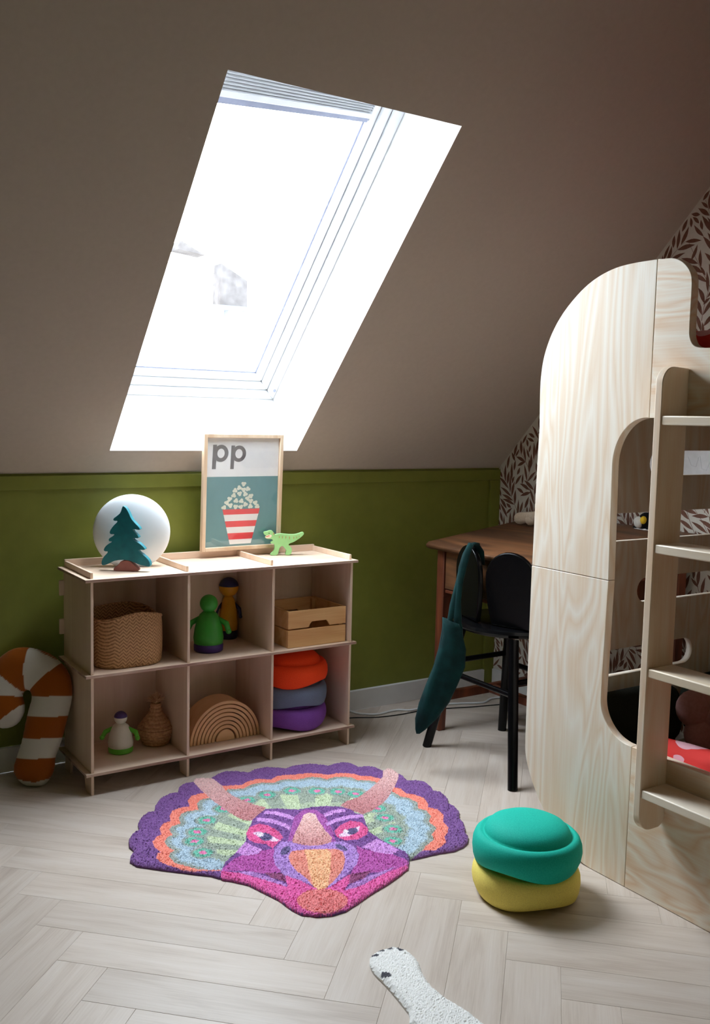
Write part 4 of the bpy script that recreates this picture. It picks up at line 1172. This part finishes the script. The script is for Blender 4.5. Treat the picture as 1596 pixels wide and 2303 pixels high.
# ---- bottom left cube: coiled pot with tuft
pf = on_z(341, 1682, ZB); pc = (pf[0]+.030, pf[1]+.040)
pot = thing('coiled_pot', 'small coiled palm-fibre pot with straw tuft in the bottom left cube', 'lidded basket', (pc[0], pc[1], ZB))
prof = [(.040, .0)]
def potr(z):
    if z < .058: return .042+.017*math.sin(z/.058*math.pi/2)
    if z < .108: t = (z-.058)/.050; return .059-.039*t**1.05
    return .020-.005*min(1, (z-.108)/.02)
nz = 110
for i in range(nz+1):
    z = .140*i/nz; prof.append((potr(z)+.0032*abs(math.sin(z/.0115*math.pi)), z))
zsplit_p = .0575
mb = MB(); mb.lathe([p for p in prof if p[1] <= zsplit_p], (pc[0], pc[1], ZB+.0005), 56); mb.build('coiled_bowl', M['coil'], pot, True, angle=3)
mb = MB(); mb.lathe([(r+.0012, z) for r, z in prof if z >= zsplit_p+.001], (pc[0], pc[1], ZB+.0005), 56); lid = mb.build('coiled_lid', M['coil'], pot, True, angle=3)
mb = MB(); tr_ = random.Random(2)
for k in range(240):
    a = tr_.uniform(0, 6.283); e = tr_.uniform(.1, 1.3); L = tr_.uniform(.020, .036)
    p0 = np.array([pc[0], pc[1], ZB+.134]); d = np.array([math.cos(a)*math.sin(e), math.sin(a)*math.sin(e), math.cos(e)])
    p1 = p0+np.array([0, 0, .012])+d*L*.55; p2 = p0+np.array([0, 0, .012])+d*L+np.array([0, 0, -.004*e])
    mb.tube([p0, p1, p2], [.0011, .0010, .0006], 4)
tf = mb.build('straw_tuft', M['straw'], lid); tf['kind'] = 'stuff'

# ---- bottom middle cube: nested wooden arches
ra = on_z(427, 1676, ZB); rb_ = on_z(584, 1648, ZB)
rc = (on_y(427, 1676, 2.93)+on_y(584, 1648, 2.93))/2; RW = (on_y(584, 1648, 2.93)[0]-on_y(427, 1676, 2.93)[0])/2
names = ['outermost', 'second largest', 'third largest', 'fourth largest', 'fifth largest', 'sixth largest', 'smallest open']
nar = 7; core = .29*RW; step = (RW-core)/nar; gap = .0030
for i in range(nar):
    ro = RW-step*i; ri = ro-step+gap; mb = MB()
    pts = arc(0, 0, ro, 0, 180, 36, ro*1.06)+arc(0, 0, ri, 180, 0, 36, ri*1.06)
    mb.prism([(rc[0]+p[0], 2.93, ZB+.0003+p[1]) for p in pts], (0, .095, 0))
    tag(mb.build('wooden_arch', M['rainbow'], None, False, .0015), names[i]+' wooden arch of the nested toy rainbow', 'toy arch', 'arches of the wooden rainbow')
mb = MB(); mb.prism([(rc[0]+p[0], 2.93, ZB+.0003+p[1]) for p in arc(0, 0, core-gap, 0, 180, 24, core*1.05)], (0, .095, 0))
tag(mb.build('half_round_block', M['rainbow'], None, False, .0015), 'solid half-round wooden block at the heart of the toy rainbow', 'toy block', 'arches of the wooden rainbow')

# ---- stacking stones (foam seats)
STONE = [(0, .052), (.060, .051), (.088, .046), (.106, .034), (.112, .012), (.117, .003), (.123, .0), (.130, .006), (.1352, .022), (.1375, .042), (.1362, .060), (.131, .074),
         (.1235, .0815), (.1155, .0825), (.1105, .0795), (.1085, .0805), (.1075, .086), (.1035, .095), (.094, .1045), (.078, .1125), (.055, .118), (.028, .1205), (0, .121)]
def stone(c, z, rot, mat, label, grp, scale=1.0):
    def zf(r, zz, a):
        k = max(0, 1-zz/.05)
        return   .016*k*(.5+.5*math.sin(3*(a+rot))) if r > .11 else 0
    mb = MB(); mb.lathe([(r*scale, zz) for r, zz in STONE], (c[0], c[1], z+.0003), 72, zf)
    return tag(mb.build('stacking_stone', mat, None, True, angle=3), label, 'foam stool', grp)
sc_ = (1.676, 1.703)
stone(sc_, 0, .3, M['foam_yellow'], 'pale yellow foam stool on the floor under the teal one', 'foam stools on the floor')
stone(sc_, .078, 1.2, M['foam_green'], 'teal foam stool stacked on the yellow one', 'foam stools on the floor', 1.01)
cs_ = (1.713, 2.998)
stone(cs_, ZB, .9, M['foam_purple'], 'purple foam stool at the bottom of the stack in the bookcase', 'foam stools in the bookcase', .985)
stone(cs_, ZB+.079, .2, M['foam_grey'], 'grey-blue foam stool in the middle of the bookcase stack', 'foam stools in the bookcase', .985)
stone(cs_, ZB+.158, 1.6, M['foam_orange'], 'orange foam stool on top of the bookcase stack', 'foam stools in the bookcase', 1.0)

# ================================================================== RUGS AND CANDY-CANE CUSHION
def raster(outline, res, zf, col, part_of, names, mat, thick, parent_of):
    """pile rug: fine grid inside an outline on the floor, split into parts by region id"""
    O = np.array(outline); x0, y0 = O.min(0)-res; x1, y1 = O.max(0)+res
    nx, ny = int((x1-x0)/res)+1, int((y1-y0)/res)+1
    gx, gy = np.meshgrid(x0+res*np.arange(nx), y0+res*np.arange(ny), indexing='ij')
    cx, cy = gx[:-1, :-1]+res/2, gy[:-1, :-1]+res/2
    ins = inside(outline, cx, cy)
    pid = part_of(cx, cy)
    d, bx, by = seg_dist(outline, gx, gy, True, True)
    vin = inside(outline, gx, gy)
    X = np.where(vin & (d > res*.75), gx, np.where(d < res*1.5, bx, gx)); Y = np.where(vin & (d > res*.75), gy, np.where(d < res*1.5, by, gy))
    dd = np.where(vin, d, 0)
    Z = zf(X, Y, dd)
    C = col(gx, gy, dd)
    return ins, pid, X, Y, Z, C
def grid_object(name, mask, X, Y, Z, C, mat, parent, skirt_to=None):
    ii, jj = np.nonzero(mask)
    ny = X.shape[1]
    q = np.stack([ii*ny+jj, (ii+1)*ny+jj, (ii+1)*ny+jj+1, ii*ny+jj+1], 1)
    u, inv = np.unique(q, return_inverse=True); q = inv.reshape(q.shape)
    V = np.stack([X.ravel()[u], Y.ravel()[u], Z.ravel()[u]], 1); CC = C.reshape(-1, 3)[u]
    if skirt_to is not None:
        e = {}
        for f in q:
            for a, b in ((f[0], f[1]), (f[1], f[2]), (f[2], f[3]), (f[3], f[0])):
                if (b, a) in e: del e[(b, a)]
                else: e[(a, b)] = 1
        rim = sorted({k for ab in e for k in ab}); mp = {k: len(V)+i for i, k in enumerate(rim)}
        B = V[rim].copy(); B[:, 2] = skirt_to
        V = np.concatenate([V, B]); CC = np.concatenate([CC, CC[rim]])
        sk = np.array([(b, a, mp[a], mp[b]) for a, b in e])
        q = np.concatenate([q, sk])
    me = bpy.data.meshes.new(name); me.from_pydata(V.tolist(), [], q.tolist())
    ca = me.color_attributes.new('Col', 'FLOAT_COLOR', 'POINT')
    ca.data.foreach_set('color', np.concatenate([CC, np.ones((len(CC), 1))], 1).astype(np.float32).ravel())
    me.materials.append(mat); me.update()
    o = bpy.data.objects.new(name, me); COL.objects.link(o)
    if parent is not None: adopt(o, parent)
    return o
def L3(r, g, b): return np.array(S(r, g, b)[:3])
cA = lambda pts: [(280+x/3.99, 1700+y/3.99) for x, y in pts]
cB = lambda pts: [(660+x/3.99, 1700+y/3.99) for x, y in pts]
cC = lambda pts: [(480+x/3.5467, 1800+y/3.5467) for x, y in pts]
RZ = 0.011
def floor2(px): return [tuple(on_z(x, y, RZ)[:2]) for x, y in px]

frill_px = cA([(855, 1075), (780, 1052), (640, 1036), (380, 1005), (110, 966), (48, 928), (55, 885), (90, 837), (42, 795), (38, 740), (75, 682), (133, 652), (120, 600), (150, 538), (205, 498), (268, 488), (275, 435), (320, 373), (400, 330), (478, 318), (490, 268), (540, 238), (615, 226), (632, 198), (690, 190), (768, 196), (830, 155), (900, 132), (1000, 130), (1110, 141), (1170, 112), (1260, 95), (1350, 97), (1440, 106), (1500, 85), (1580, 72)]) \
    + cB([(60, 69), (150, 65), (240, 71), (310, 81), (380, 59), (450, 51), (520, 60), (592, 95), (660, 84), (730, 92), (800, 125), (832, 107), (884, 107), (938, 150), (975, 164), (1022, 216), (1100, 211), (1180, 225), (1240, 273), (1252, 302), (1330, 320), (1384, 372), (1388, 416), (1440, 440), (1486, 488), (1484, 542), (1526, 590), (1540, 650), (1534, 667), (1567, 712), (1560, 762), (1520, 797), (1440, 832), (1300, 852), (1150, 887), (1033, 912)])
face_px = cC([(60, 600), (60, 560), (95, 490), (165, 430), (258, 325), (262, 260), (298, 190), (310, 155), (350, 120), (415, 68), (520, 66), (680, 72), (780, 55), (900, 45), (1010, 50), (1090, 70), (1140, 105), (1190, 115), (1215, 180), (1240, 250), (1320, 305), (1420, 360), (1530, 410), (1562, 450), (1552, 525), (1480, 582), (1380, 652), (1260, 722), (1160, 792), (1050, 862), (950, 892), (830, 902), (700, 887), (620, 847), (520, 772), (400, 712), (280, 652), (150, 622), (75, 612)])
i_l = None
fr_out = floor2(frill_px); fa_out = floor2(face_px)
# one outline: frill's outer edge, then the chin of the face
chin = floor2(cC([(1562, 450), (1552, 525), (1480, 582), (1380, 652), (1260, 722), (1160, 792), (1050, 862), (950, 892), (830, 902), (700, 887), (620, 847), (520, 772), (400, 712), (280, 652), (150, 622), (75, 612), (52, 598)]))
rug_outline = fr_out+chin
orange_px = cA([(640, 1032), (520, 1018), (400, 985), (340, 965), (285, 920), (298, 872), (328, 866), (265, 815), (252, 770), (288, 725), (332, 706), (313, 652), (350, 605), (412, 586), (404, 540), (430, 490), (520, 460), (582, 452), (567, 402), (600, 358), (680, 338), (760, 330), (880, 270), (950, 265), (1050, 261), (1100, 230), (1190, 207), (1312, 211), (1370, 180), (1450, 169)]) + cB([(0, 169), (120, 154), (220, 157), (302, 170), (380, 157), (460, 154), (540, 160), (602, 180), (690, 182), (780, 205), (900, 283), (960, 293), (1010, 336), (1090, 349), (1170, 379), (1207, 430), (1205, 462), (1290, 480), (1347, 530), (1340, 592), (1388, 640), (1382, 690), (1354, 722), (1367, 780), (1310, 822), (1270, 847), (1160, 850)])
grey_px = cA([(660, 1020), (560, 990), (450, 962), (398, 902), (412, 870), (447, 850), (383, 812), (357, 770), (388, 725), (432, 711), (397, 662), (430, 628), (502, 611), (488, 560), (510, 518), (570, 498), (662, 481), (648, 432), (680, 393), (770, 376), (930, 300), (1060, 296), (1130, 260), (1220, 239), (1342, 242), (1400, 215), (1480, 207)]) + cB([(0, 215), (80, 204), (160, 189), (240, 194), (292, 212), (370, 190), (450, 187), (520, 195), (572, 217), (680, 221), (750, 240), (890, 320), (960, 365), (1040, 380), (1112, 420), (1118, 472), (1190, 490), (1233, 540), (1213, 592), (1284, 650), (1238, 707), (1263, 750), (1190, 802), (1160, 845), (1100, 890), (1040, 915)])
mid_close = cC([(1300, 500), (300, 560)])
orange_f = floor2(orange_px+mid_close); grey_f = floor2(grey_px+mid_close); grey_line = floor2(grey_px)
horn_l = floor2(cA([(612, 225), (630, 192), (690, 186), (774, 196), (822, 225), (872, 265), (905, 312), (962, 352), (1060, 397), (1160, 435), (1268, 463), (1240, 502), (1200, 547), (1140, 582), (1060, 577), (960, 522), (860, 452), (780, 392), (700, 322), (650, 272)]))
horn_r = floor2(cB([(803, 125), (830, 104), (887, 104), (944, 150), (937, 210), (902, 282), (850, 372), (790, 432), (700, 492), (620, 524), (520, 492), (418, 446), (480, 405), (580, 370), (680, 300), (760, 230), (800, 185)]))
spots = floor2(cA([(740, 578), (655, 683), (627, 765), (705, 868), (890, 475), (1280, 350), (1500, 313), (1098, 396)])+cB([(208, 316), (398, 321), (558, 341), (752, 473), (820, 555), (893, 657), (890, 763)]))
def ell(cx, cy, rx, ry, deg=0, n=20):
    a = math.radians(deg)
    return [(cx+rx*math.cos(t)*math.cos(a)-ry*math.sin(t)*math.sin(a), cy+rx*math.cos(t)*math.sin(a)+ry*math.sin(t)*math.cos(a)) for t in np.linspace(0, 2*math.pi, n, endpoint=False)]
FACE = [  # painter's order: polygon in crop pixels, colour
    ([(70, 545), (160, 470), (260, 420), (400, 400), (480, 380), (500, 480), (560, 570), (400, 585), (250, 560), (60, 565)], L3(176, 66, 160)),
    ([(1140, 360), (1200, 390), (1400, 420), (1556, 480), (1552, 525), (1400, 570), (1200, 580), (1090, 600), (1150, 450)], L3(176, 66, 160)),
    ([(590, 330), (610, 260), (645, 130), (720, 72), (820, 76), (892, 130), (960, 260), (975, 340)], L3(164, 74, 162)),
    ([(412, 84), (500, 88), (600, 112), (645, 134), (635, 158), (560, 132), (480, 112), (398, 106)], L3(198, 140, 210)),
    ([(350, 138), (450, 143), (560, 178), (618, 205), (606, 240), (560, 212), (480, 184), (400, 172), (335, 164)], L3(198, 140, 210)),
    ([(878, 106), (950, 78), (1040, 66), (1054, 88), (960, 108), (888, 136)], L3(198, 140, 210)),
    ([(893, 182), (960, 150), (1080, 118), (1190, 113), (1197, 136), (1080, 146), (980, 172), (905, 207)], L3(198, 140, 210)),
    ([(255, 335), (320, 365), (390, 390), (350, 430), (250, 442), (172, 412)], L3(196, 134, 206)),
    ([(1180, 372), (1300, 308), (1420, 358), (1484, 400), (1420, 432), (1290, 412)], L3(196, 134, 206)),
    ([(255, 262), (290, 213), (360, 186), (440, 202), (522, 250), (556, 295), (520, 332), (470, 384), (420, 347), (340, 342), (282, 317)], L3(214, 72, 142)),
    ([(962, 247), (1010, 198), (1090, 162), (1180, 177), (1236, 228), (1224, 272), (1150, 313), (1050, 319), (983, 292)], L3(214, 72, 142)),
    ([(310, 258), (360, 248), (440, 272), (536, 320), (480, 329), (380, 308)], L3(232, 196, 226)),
    ([(996, 278), (1060, 238), (1170, 206), (1152, 252), (1080, 283), (1010, 293)], L3(232, 196, 226)),
    (ell(415, 291, 54, 32, 8), L3(92, 78, 128)), (ell(1105, 246, 46, 27, -12), L3(92, 78, 128)),
    (ell(376, 275, 24, 15), L3(236, 214, 238)), (ell(1054, 247, 22, 14), L3(236, 214, 238)),
    ([(400, 575), (560, 585), (585, 655), (450, 612)], L3(140, 56, 112)), ([(1085, 590), (1260, 560), (1200, 622), (1085, 668)], L3(140, 56, 112)),
    ([(58, 562), (200, 578), (400, 622), (590, 692), (572, 600), (700, 642), (790, 690), (850, 715), (930, 690), (1040, 618), (1088, 590), (1082, 662), (1040, 716), (1180, 680), (1350, 588), (1552, 512), (1560, 530), (1480, 595), (1260, 735), (1050, 875), (830, 915), (600, 860), (400, 730), (50, 625)], L3(220, 78, 160)),
    ([(150, 566), (300, 568), (460, 618), (592, 674), (560, 682), (400, 632), (250, 590)], L3(176, 122, 196)),
    ([(1040, 718), (1100, 668), (1250, 598), (1460, 526), (1300, 612), (1150, 692)], L3(176, 122, 196)),
    ([(476, 440), (490, 378), (540, 333), (620, 323), (760, 357), (860, 357), (940, 330), (1040, 328), (1122, 368), (1162, 440), (1142, 512), (1080, 572), (1000, 642), (920, 692), (800, 682), (700, 642), (560, 592), (490, 512)], L3(170, 126, 200)),
    (ell(575, 401, 46, 28, -38), L3(98, 82, 134)), (ell(1018, 375, 54, 17, 24), L3(98, 82, 134)),
]
NOSE = [(626, 332), (640, 280), (690, 180), (720, 113), (765, 96), (810, 108), (842, 170), (892, 240), (948, 300), (932, 337), (860, 358), (760, 362), (680, 352)]
BEAK = [(597, 450), (618, 408), (720, 393), (860, 386), (980, 388), (1032, 408), (1050, 470), (1032, 552), (962, 642), (892, 702), (840, 715), (800, 692), (740, 622), (660, 562), (612, 500)]
BEAKC = [(720, 398), (900, 388), (937, 420), (932, 560), (912, 692), (840, 715), (795, 682), (760, 560), (740, 450)]
CHIN = ell(868, 800, 205, 95)
FACE = [(floor2(cC(p)), c) for p, c in FACE]; NOSE_f, BEAK_f, BEAKC_f, CHIN_f = [floor2(cC(p)) for p in (NOSE, BEAK, BEAKC, CHIN)]
EYE_l, EYE_r = FACE[9][0], FACE[10][0]
fcx, fcy = np.mean(np.array(fa_out), 0)
def rug_col(x, y, d):
    C = np.zeros(x.shape+(3,)); C[:] = L3(118, 70, 142)
    C[inside(orange_f, x, y)] = L3(246, 128, 108)
    gi = inside(grey_f, x, y); gd_ = seg_dist(grey_line, x, y, False)
    j = RNG.normal(0, .004, x.shape)
    g = L3(146, 156, 150); bl = L3(164, 186, 202); gr1 = L3(150, 162, 148); gr2 = L3(184, 198, 164)
    C[gi] = g
    C[gi & (gd_+j > .016) & (gd_+j < .072)] = bl
    ang = np.arctan2(y-fcy, x-fcx)
    st = (np.sin(ang*22) > 0) & (gd_ > .10+j)
    C[gi & (gd_+j >= .072)] = gr1
    C[gi & st & (gd_ > .10)] = gr2
    C[gi & (gd_ > .19) & ~st] = gr1*.5+gr2*.5
    for (sx, sy) in spots:
        r = np.hypot(x-sx, y-sy)+j*.6
        C[gi & (r < .036)] = g; C[gi & (r < .026)] = L3(96, 180, 158); C[gi & (r < .0105)] = L3(226, 110, 166)
    for h, tip in ((horn_l, np.array(horn_l[2])), (horn_r, np.array(horn_r[2]))):
        k = inside(h, x, y); t = np.clip(np.hypot(x-tip[0], y-tip[1])/.34, 0, 1)[..., None]
        C = np.where(k[..., None], L3(222, 182, 180)*(1-t)+L3(186, 120, 124)*t, C)
    f = inside(fa_out, x, y); C[f] = L3(116, 64, 142)
    for p, c in FACE: C[f & inside(p, x, y)] = c
    k = inside(NOSE_f, x, y); a = np.array(NOSE_f[4]); t = np.clip(np.hypot(x-a[0], y-a[1])/.22, 0, 1)[..., None]
    C = np.where(k[..., None], L3(232, 192, 186)*(1-t)+L3(196, 130, 132)*t, C)
    C[inside(CHIN_f, x, y) & f] = L3(224, 118, 120)
    C[inside(BEAK_f, x, y)] = L3(222, 134, 118); C[inside(BEAKC_f, x, y)] = L3(246, 174, 128)
    sp = RNG.uniform(.74, 1.18, x.shape)[..., None]
    C = C*.90+C.mean(-1, keepdims=True)*.10
    return np.clip((C*1.18+.02)*sp, 0, .92)
def rug_part(x, y):
    p = np.zeros(x.shape, int); p[inside(fa_out, x, y)] = 3
    k = p == 0
    p[k & inside(horn_l, x, y)] = 1; p[k & inside(horn_r, x, y)] = 2
    p[inside(EYE_l, x, y) & (p == 3)] = 4; p[inside(EYE_r, x, y) & (p == 3)] = 5
    p[inside(NOSE_f, x, y)] = 6; p[inside(BEAK_f, x, y)] = 7
    return p
def rug_z(x, y, d):
    return RZ-.006*np.clip(1-d/.008, 0, 1)**2+RNG.normal(0, .0011, x.shape)
ins, pid, X, Y, Z, C = raster(rug_outline, .0024, rug_z, rug_col, rug_part, None, None, None, None)
rg = thing('dinosaur_rug', 'dinosaur head rug with purple frill on the herringbone floor', 'rug', (1.3, 2.2, 0))
prt = {}
for i, nm in ((0, 'frill'), (1, 'horn'), (2, 'horn'), (3, 'face')):
    prt[i] = grid_object(nm, ins & (pid == i), X, Y, Z, C, M['rug'], rg, 0.0004)
for i, nm in ((4, 'eye'), (5, 'eye'), (6, 'nose_horn'), (7, 'beak')):
    o = grid_object(nm, ins & (pid == i), X, Y, Z, C, M['rug'], None, 0.0004); o.parent = prt[3]; o.matrix_parent_inverse = Matrix.Translation(rg.location)
    o.matrix_parent_inverse = Matrix.Identity(4)

# white animal-skin style rug: one paw reaches into view
cP = lambda pts: [(750+x/3.5467, 2050+y/3.5467) for x, y in pts]
paw_in = floor2(cP([(600, 900), (612, 800), (560, 735), (500, 660), (440, 590), (380, 525), (340, 490), (300, 440), (284, 390), (292, 345), (330, 318), (352, 302), (392, 292), (425, 282), (470, 270), (505, 275), (545, 286), (585, 295), (630, 330), (660, 368), (690, 415), (705, 470), (740, 530), (790, 590), (850, 640), (920, 690), (1000, 735), (1080, 785), (1150, 840), (1225, 900)]))
_a, _b = np.array(paw_in[0]), np.array(paw_in[-1])
_dir = np.array([.42, -.91])
paw_outline = paw_in+[tuple(_b+_dir*.10+np.array([.06, 0])), tuple(_b+_dir*.22+np.array([.09, 0])), tuple(_b+_dir*.32+np.array([.02, -.02])), tuple(_a+_dir*.36), tuple(_a+_dir*.26+np.array([-.05, 0])), tuple(_a+_dir*.12+np.array([-.02, 0]))]
paw_outline = smooth_poly(paw_outline, 1)
def paw_z(x, y, d): return .013-.009*np.clip(1-d/.012, 0, 1)**2+RNG.normal(0, .00055, x.shape)
claws = [floor2(cP(ell(cx, cy, rx, ry, dg))) for cx, cy, rx, ry, dg in ((327, 350, 34, 14, 6), (378, 315, 28, 12, 4), (445, 298, 25, 12, 2), (530, 304, 30, 13, 18), (418, 509, 42, 20, 8))]
def paw_part(x, y):
    p = np.zeros(x.shape, int)
    for i, c in enumerate(claws): p[inside(c, x, y)] = i+1
    return p
def paw_col(x, y, d):
    C = np.zeros(x.shape+(3,)); C[:] = L3(240, 239, 236)
    for c in claws: C[inside(c, x, y)] = L3(78, 78, 86)
    return np.clip(C*RNG.uniform(.97, 1.03, x.shape)[..., None], 0, 1)
ins, pid, X, Y, Z, C = raster(paw_outline, .0028, paw_z, paw_col, paw_part, None, None, None, None)
pw_ = thing('animal_rug', 'white animal-shaped rug with a grey-clawed paw on the floor', 'rug', (paw_in[12][0], paw_in[12][1], 0))
grid_object('paw', ins & (pid == 0), X, Y, Z, C, M['rug'], pw_, 0.0004)
for i in range(len(claws)):
    if (ins & (pid == i+1)).any(): grid_object('claw', ins & (pid == i+1), X, Y, Z, C, M['rug'], pw_, 0.0004)

# candy-cane cushion leaning on the green wall left of the bookcase
c2 = lambda pts: [(x/3.5467, 1400+y/3.5467) for x, y in pts]
cane_px = c2([(165, 198), (255, 204), (330, 222), (420, 262), (490, 322), (545, 390), (572, 470), (578, 560), (575, 610), (555, 700), (530, 800), (500, 920), (470, 1000), (440, 1080), (436, 1170), (408, 1240), (352, 1306), (280, 1312), (196, 1306), (128, 1240), (103, 1170), (140, 1060), (183, 925), (205, 800), (228, 700), (250, 630), (256, 590), (240, 548), (215, 540), (188, 560), (180, 600), (195, 640), (200, 690), (188, 740), (150, 808), (80, 845), (0, 850), (-80, 800), (-130, 700), (-140, 580), (-120, 460), (-60, 340), (10, 270), (90, 215)])
cfoot = on_z(76, 1769, .0)
# plane through the foot, leaning back to the wall
cn = up_plane(cfoot, -.35); lean = .24
cup = np.array([0, 0, 1])*math.cos(lean)+cn*math.sin(lean); cnn = cn*math.cos(lean)-np.array([0, 0, 1])*math.sin(lean)
cside = np.cross(cup, -cnn); cside /= np.linalg.norm(cside)
if cside @ _rt < 0: cside = -cside
def c2d(px): return [((on_plane(x, y, cfoot, cnn)-cfoot) @ cside, (on_plane(x, y, cfoot, cnn)-cfoot) @ cup) for x, y in px]
cane = smooth_poly(c2d(cane_px), 1)
ORG, WHT = L3(158, 82, 20), L3(214, 208, 198)
hub = c2d(c2([(215, 545)]))[0]
STR = [([(235, 200), (262, 200), (500, 320), (240, 548), (216, 545), (216, 400)], WHT), ([(500, 320), (600, 450), (600, 590), (250, 590), (240, 548)], ORG), ([(260, 588), (600, 588), (570, 750), (228, 750)], WHT),
       ([(230, 748), (570, 748), (510, 922), (180, 926)], ORG), ([(185, 924), (510, 918), (450, 1090), (120, 1098)], WHT), ([(90, 1080), (460, 1080), (420, 1236), (300, 1270), (110, 1240)], ORG), ([(110, 1238), (300, 1272), (420, 1236), (420, 1330), (110, 1330)], WHT),
       ([(-200, 280), (0, 390), (190, 555), (180, 592), (0, 575), (-200, 560)], WHT), ([(-200, 560), (0, 576), (180, 594), (196, 650), (0, 800), (-200, 860)], ORG), ([(196, 648), (230, 700), (200, 860), (-100, 900), (-200, 860), (0, 798)], WHT)]
STR = [(c2d(c2(p)), c) for p, c in STR]
def cane_col(x, y):
    C = np.zeros(x.shape+(3,)); C[:] = ORG
    for p, c in STR: C[inside(p, x, y)] = c
    return C
res = .0035
O = np.array(cane); x0, y0 = O.min(0)-res; x1, y1 = O.max(0)+res
nx, ny = int((x1-x0)/res)+2, int((y1-y0)/res)+2
gx, gy = np.meshgrid(x0+res*np.arange(nx), y0+res*np.arange(ny), indexing='ij')
insc = inside(cane, gx[:-1, :-1]+res/2, gy[:-1, :-1]+res/2)
d, bx, by = seg_dist(cane, gx, gy, True, True); vin = inside(cane, gx, gy)
bd = ~(vin & (d > res*.75)) & (d < res*1.6)
gX = np.where(bd, bx, gx); gY = np.where(bd, by, gy); dd = np.where(bd | ~vin, 0, d)
seam = .0
Th = .038*np.sqrt(np.clip(1-(1-np.clip(dd/.062, 0, 1))**2, 0, 1))
Th *= 1-.10*np.exp(-((gx-hub[0])**2+(gy-hub[1])**2)/.003)
CC = cane_col(gx, gy)
pc3 = lambda u, v, w: cfoot+cside*u+cup*v+cnn*w
verts, faces, cols = [], [], []
lift = .0
base_c = cfoot-cnn*.0
idm = {}
for side in (-1, 1):
    P = cfoot[None, None]+cside*gX[..., None]+cup*gY[..., None]+cnn*(side*Th)[..., None]
    ii, jj = np.nonzero(insc)
    for a, b in zip(ii, jj):
        q = []
        for (i, j) in ((a, b), (a+1, b), (a+1, b+1), (a, b+1)):
            key = (i, j, 0 if Th[i, j] == 0 else side)
            if key not in idm: idm[key] = len(verts); verts.append(tuple(P[i, j])); cols.append(CC[i, j])
            q.append(idm[key])
        faces.append(tuple(q) if side < 0 else tuple(q[::-1]))
me = bpy.data.meshes.new('candy_cane_cushion'); me.from_pydata(verts, [], faces)
ca = me.color_attributes.new('Col', 'FLOAT_COLOR', 'POINT'); ca.data.foreach_set('color', np.concatenate([np.array(cols), np.ones((len(cols), 1))], 1).astype(np.float32).ravel())
me.polygons.foreach_set('use_smooth', [True]*len(me.polygons)); me.materials.append(M['cushion_print']); me.update()
zmin = min(v[2] for v in verts)
co = bpy.data.objects.new('candy_cane_cushion', me); COL.objects.link(co); co.location = (0, 0, -zmin+.0005)
tag(co, 'caramel and white striped candy-cane cushion leaning on the green wall', 'cushion')
print('cane top', max(v[1] for v in verts), max(v[2] for v in verts), 'xmax', max(v[0] for v in verts))
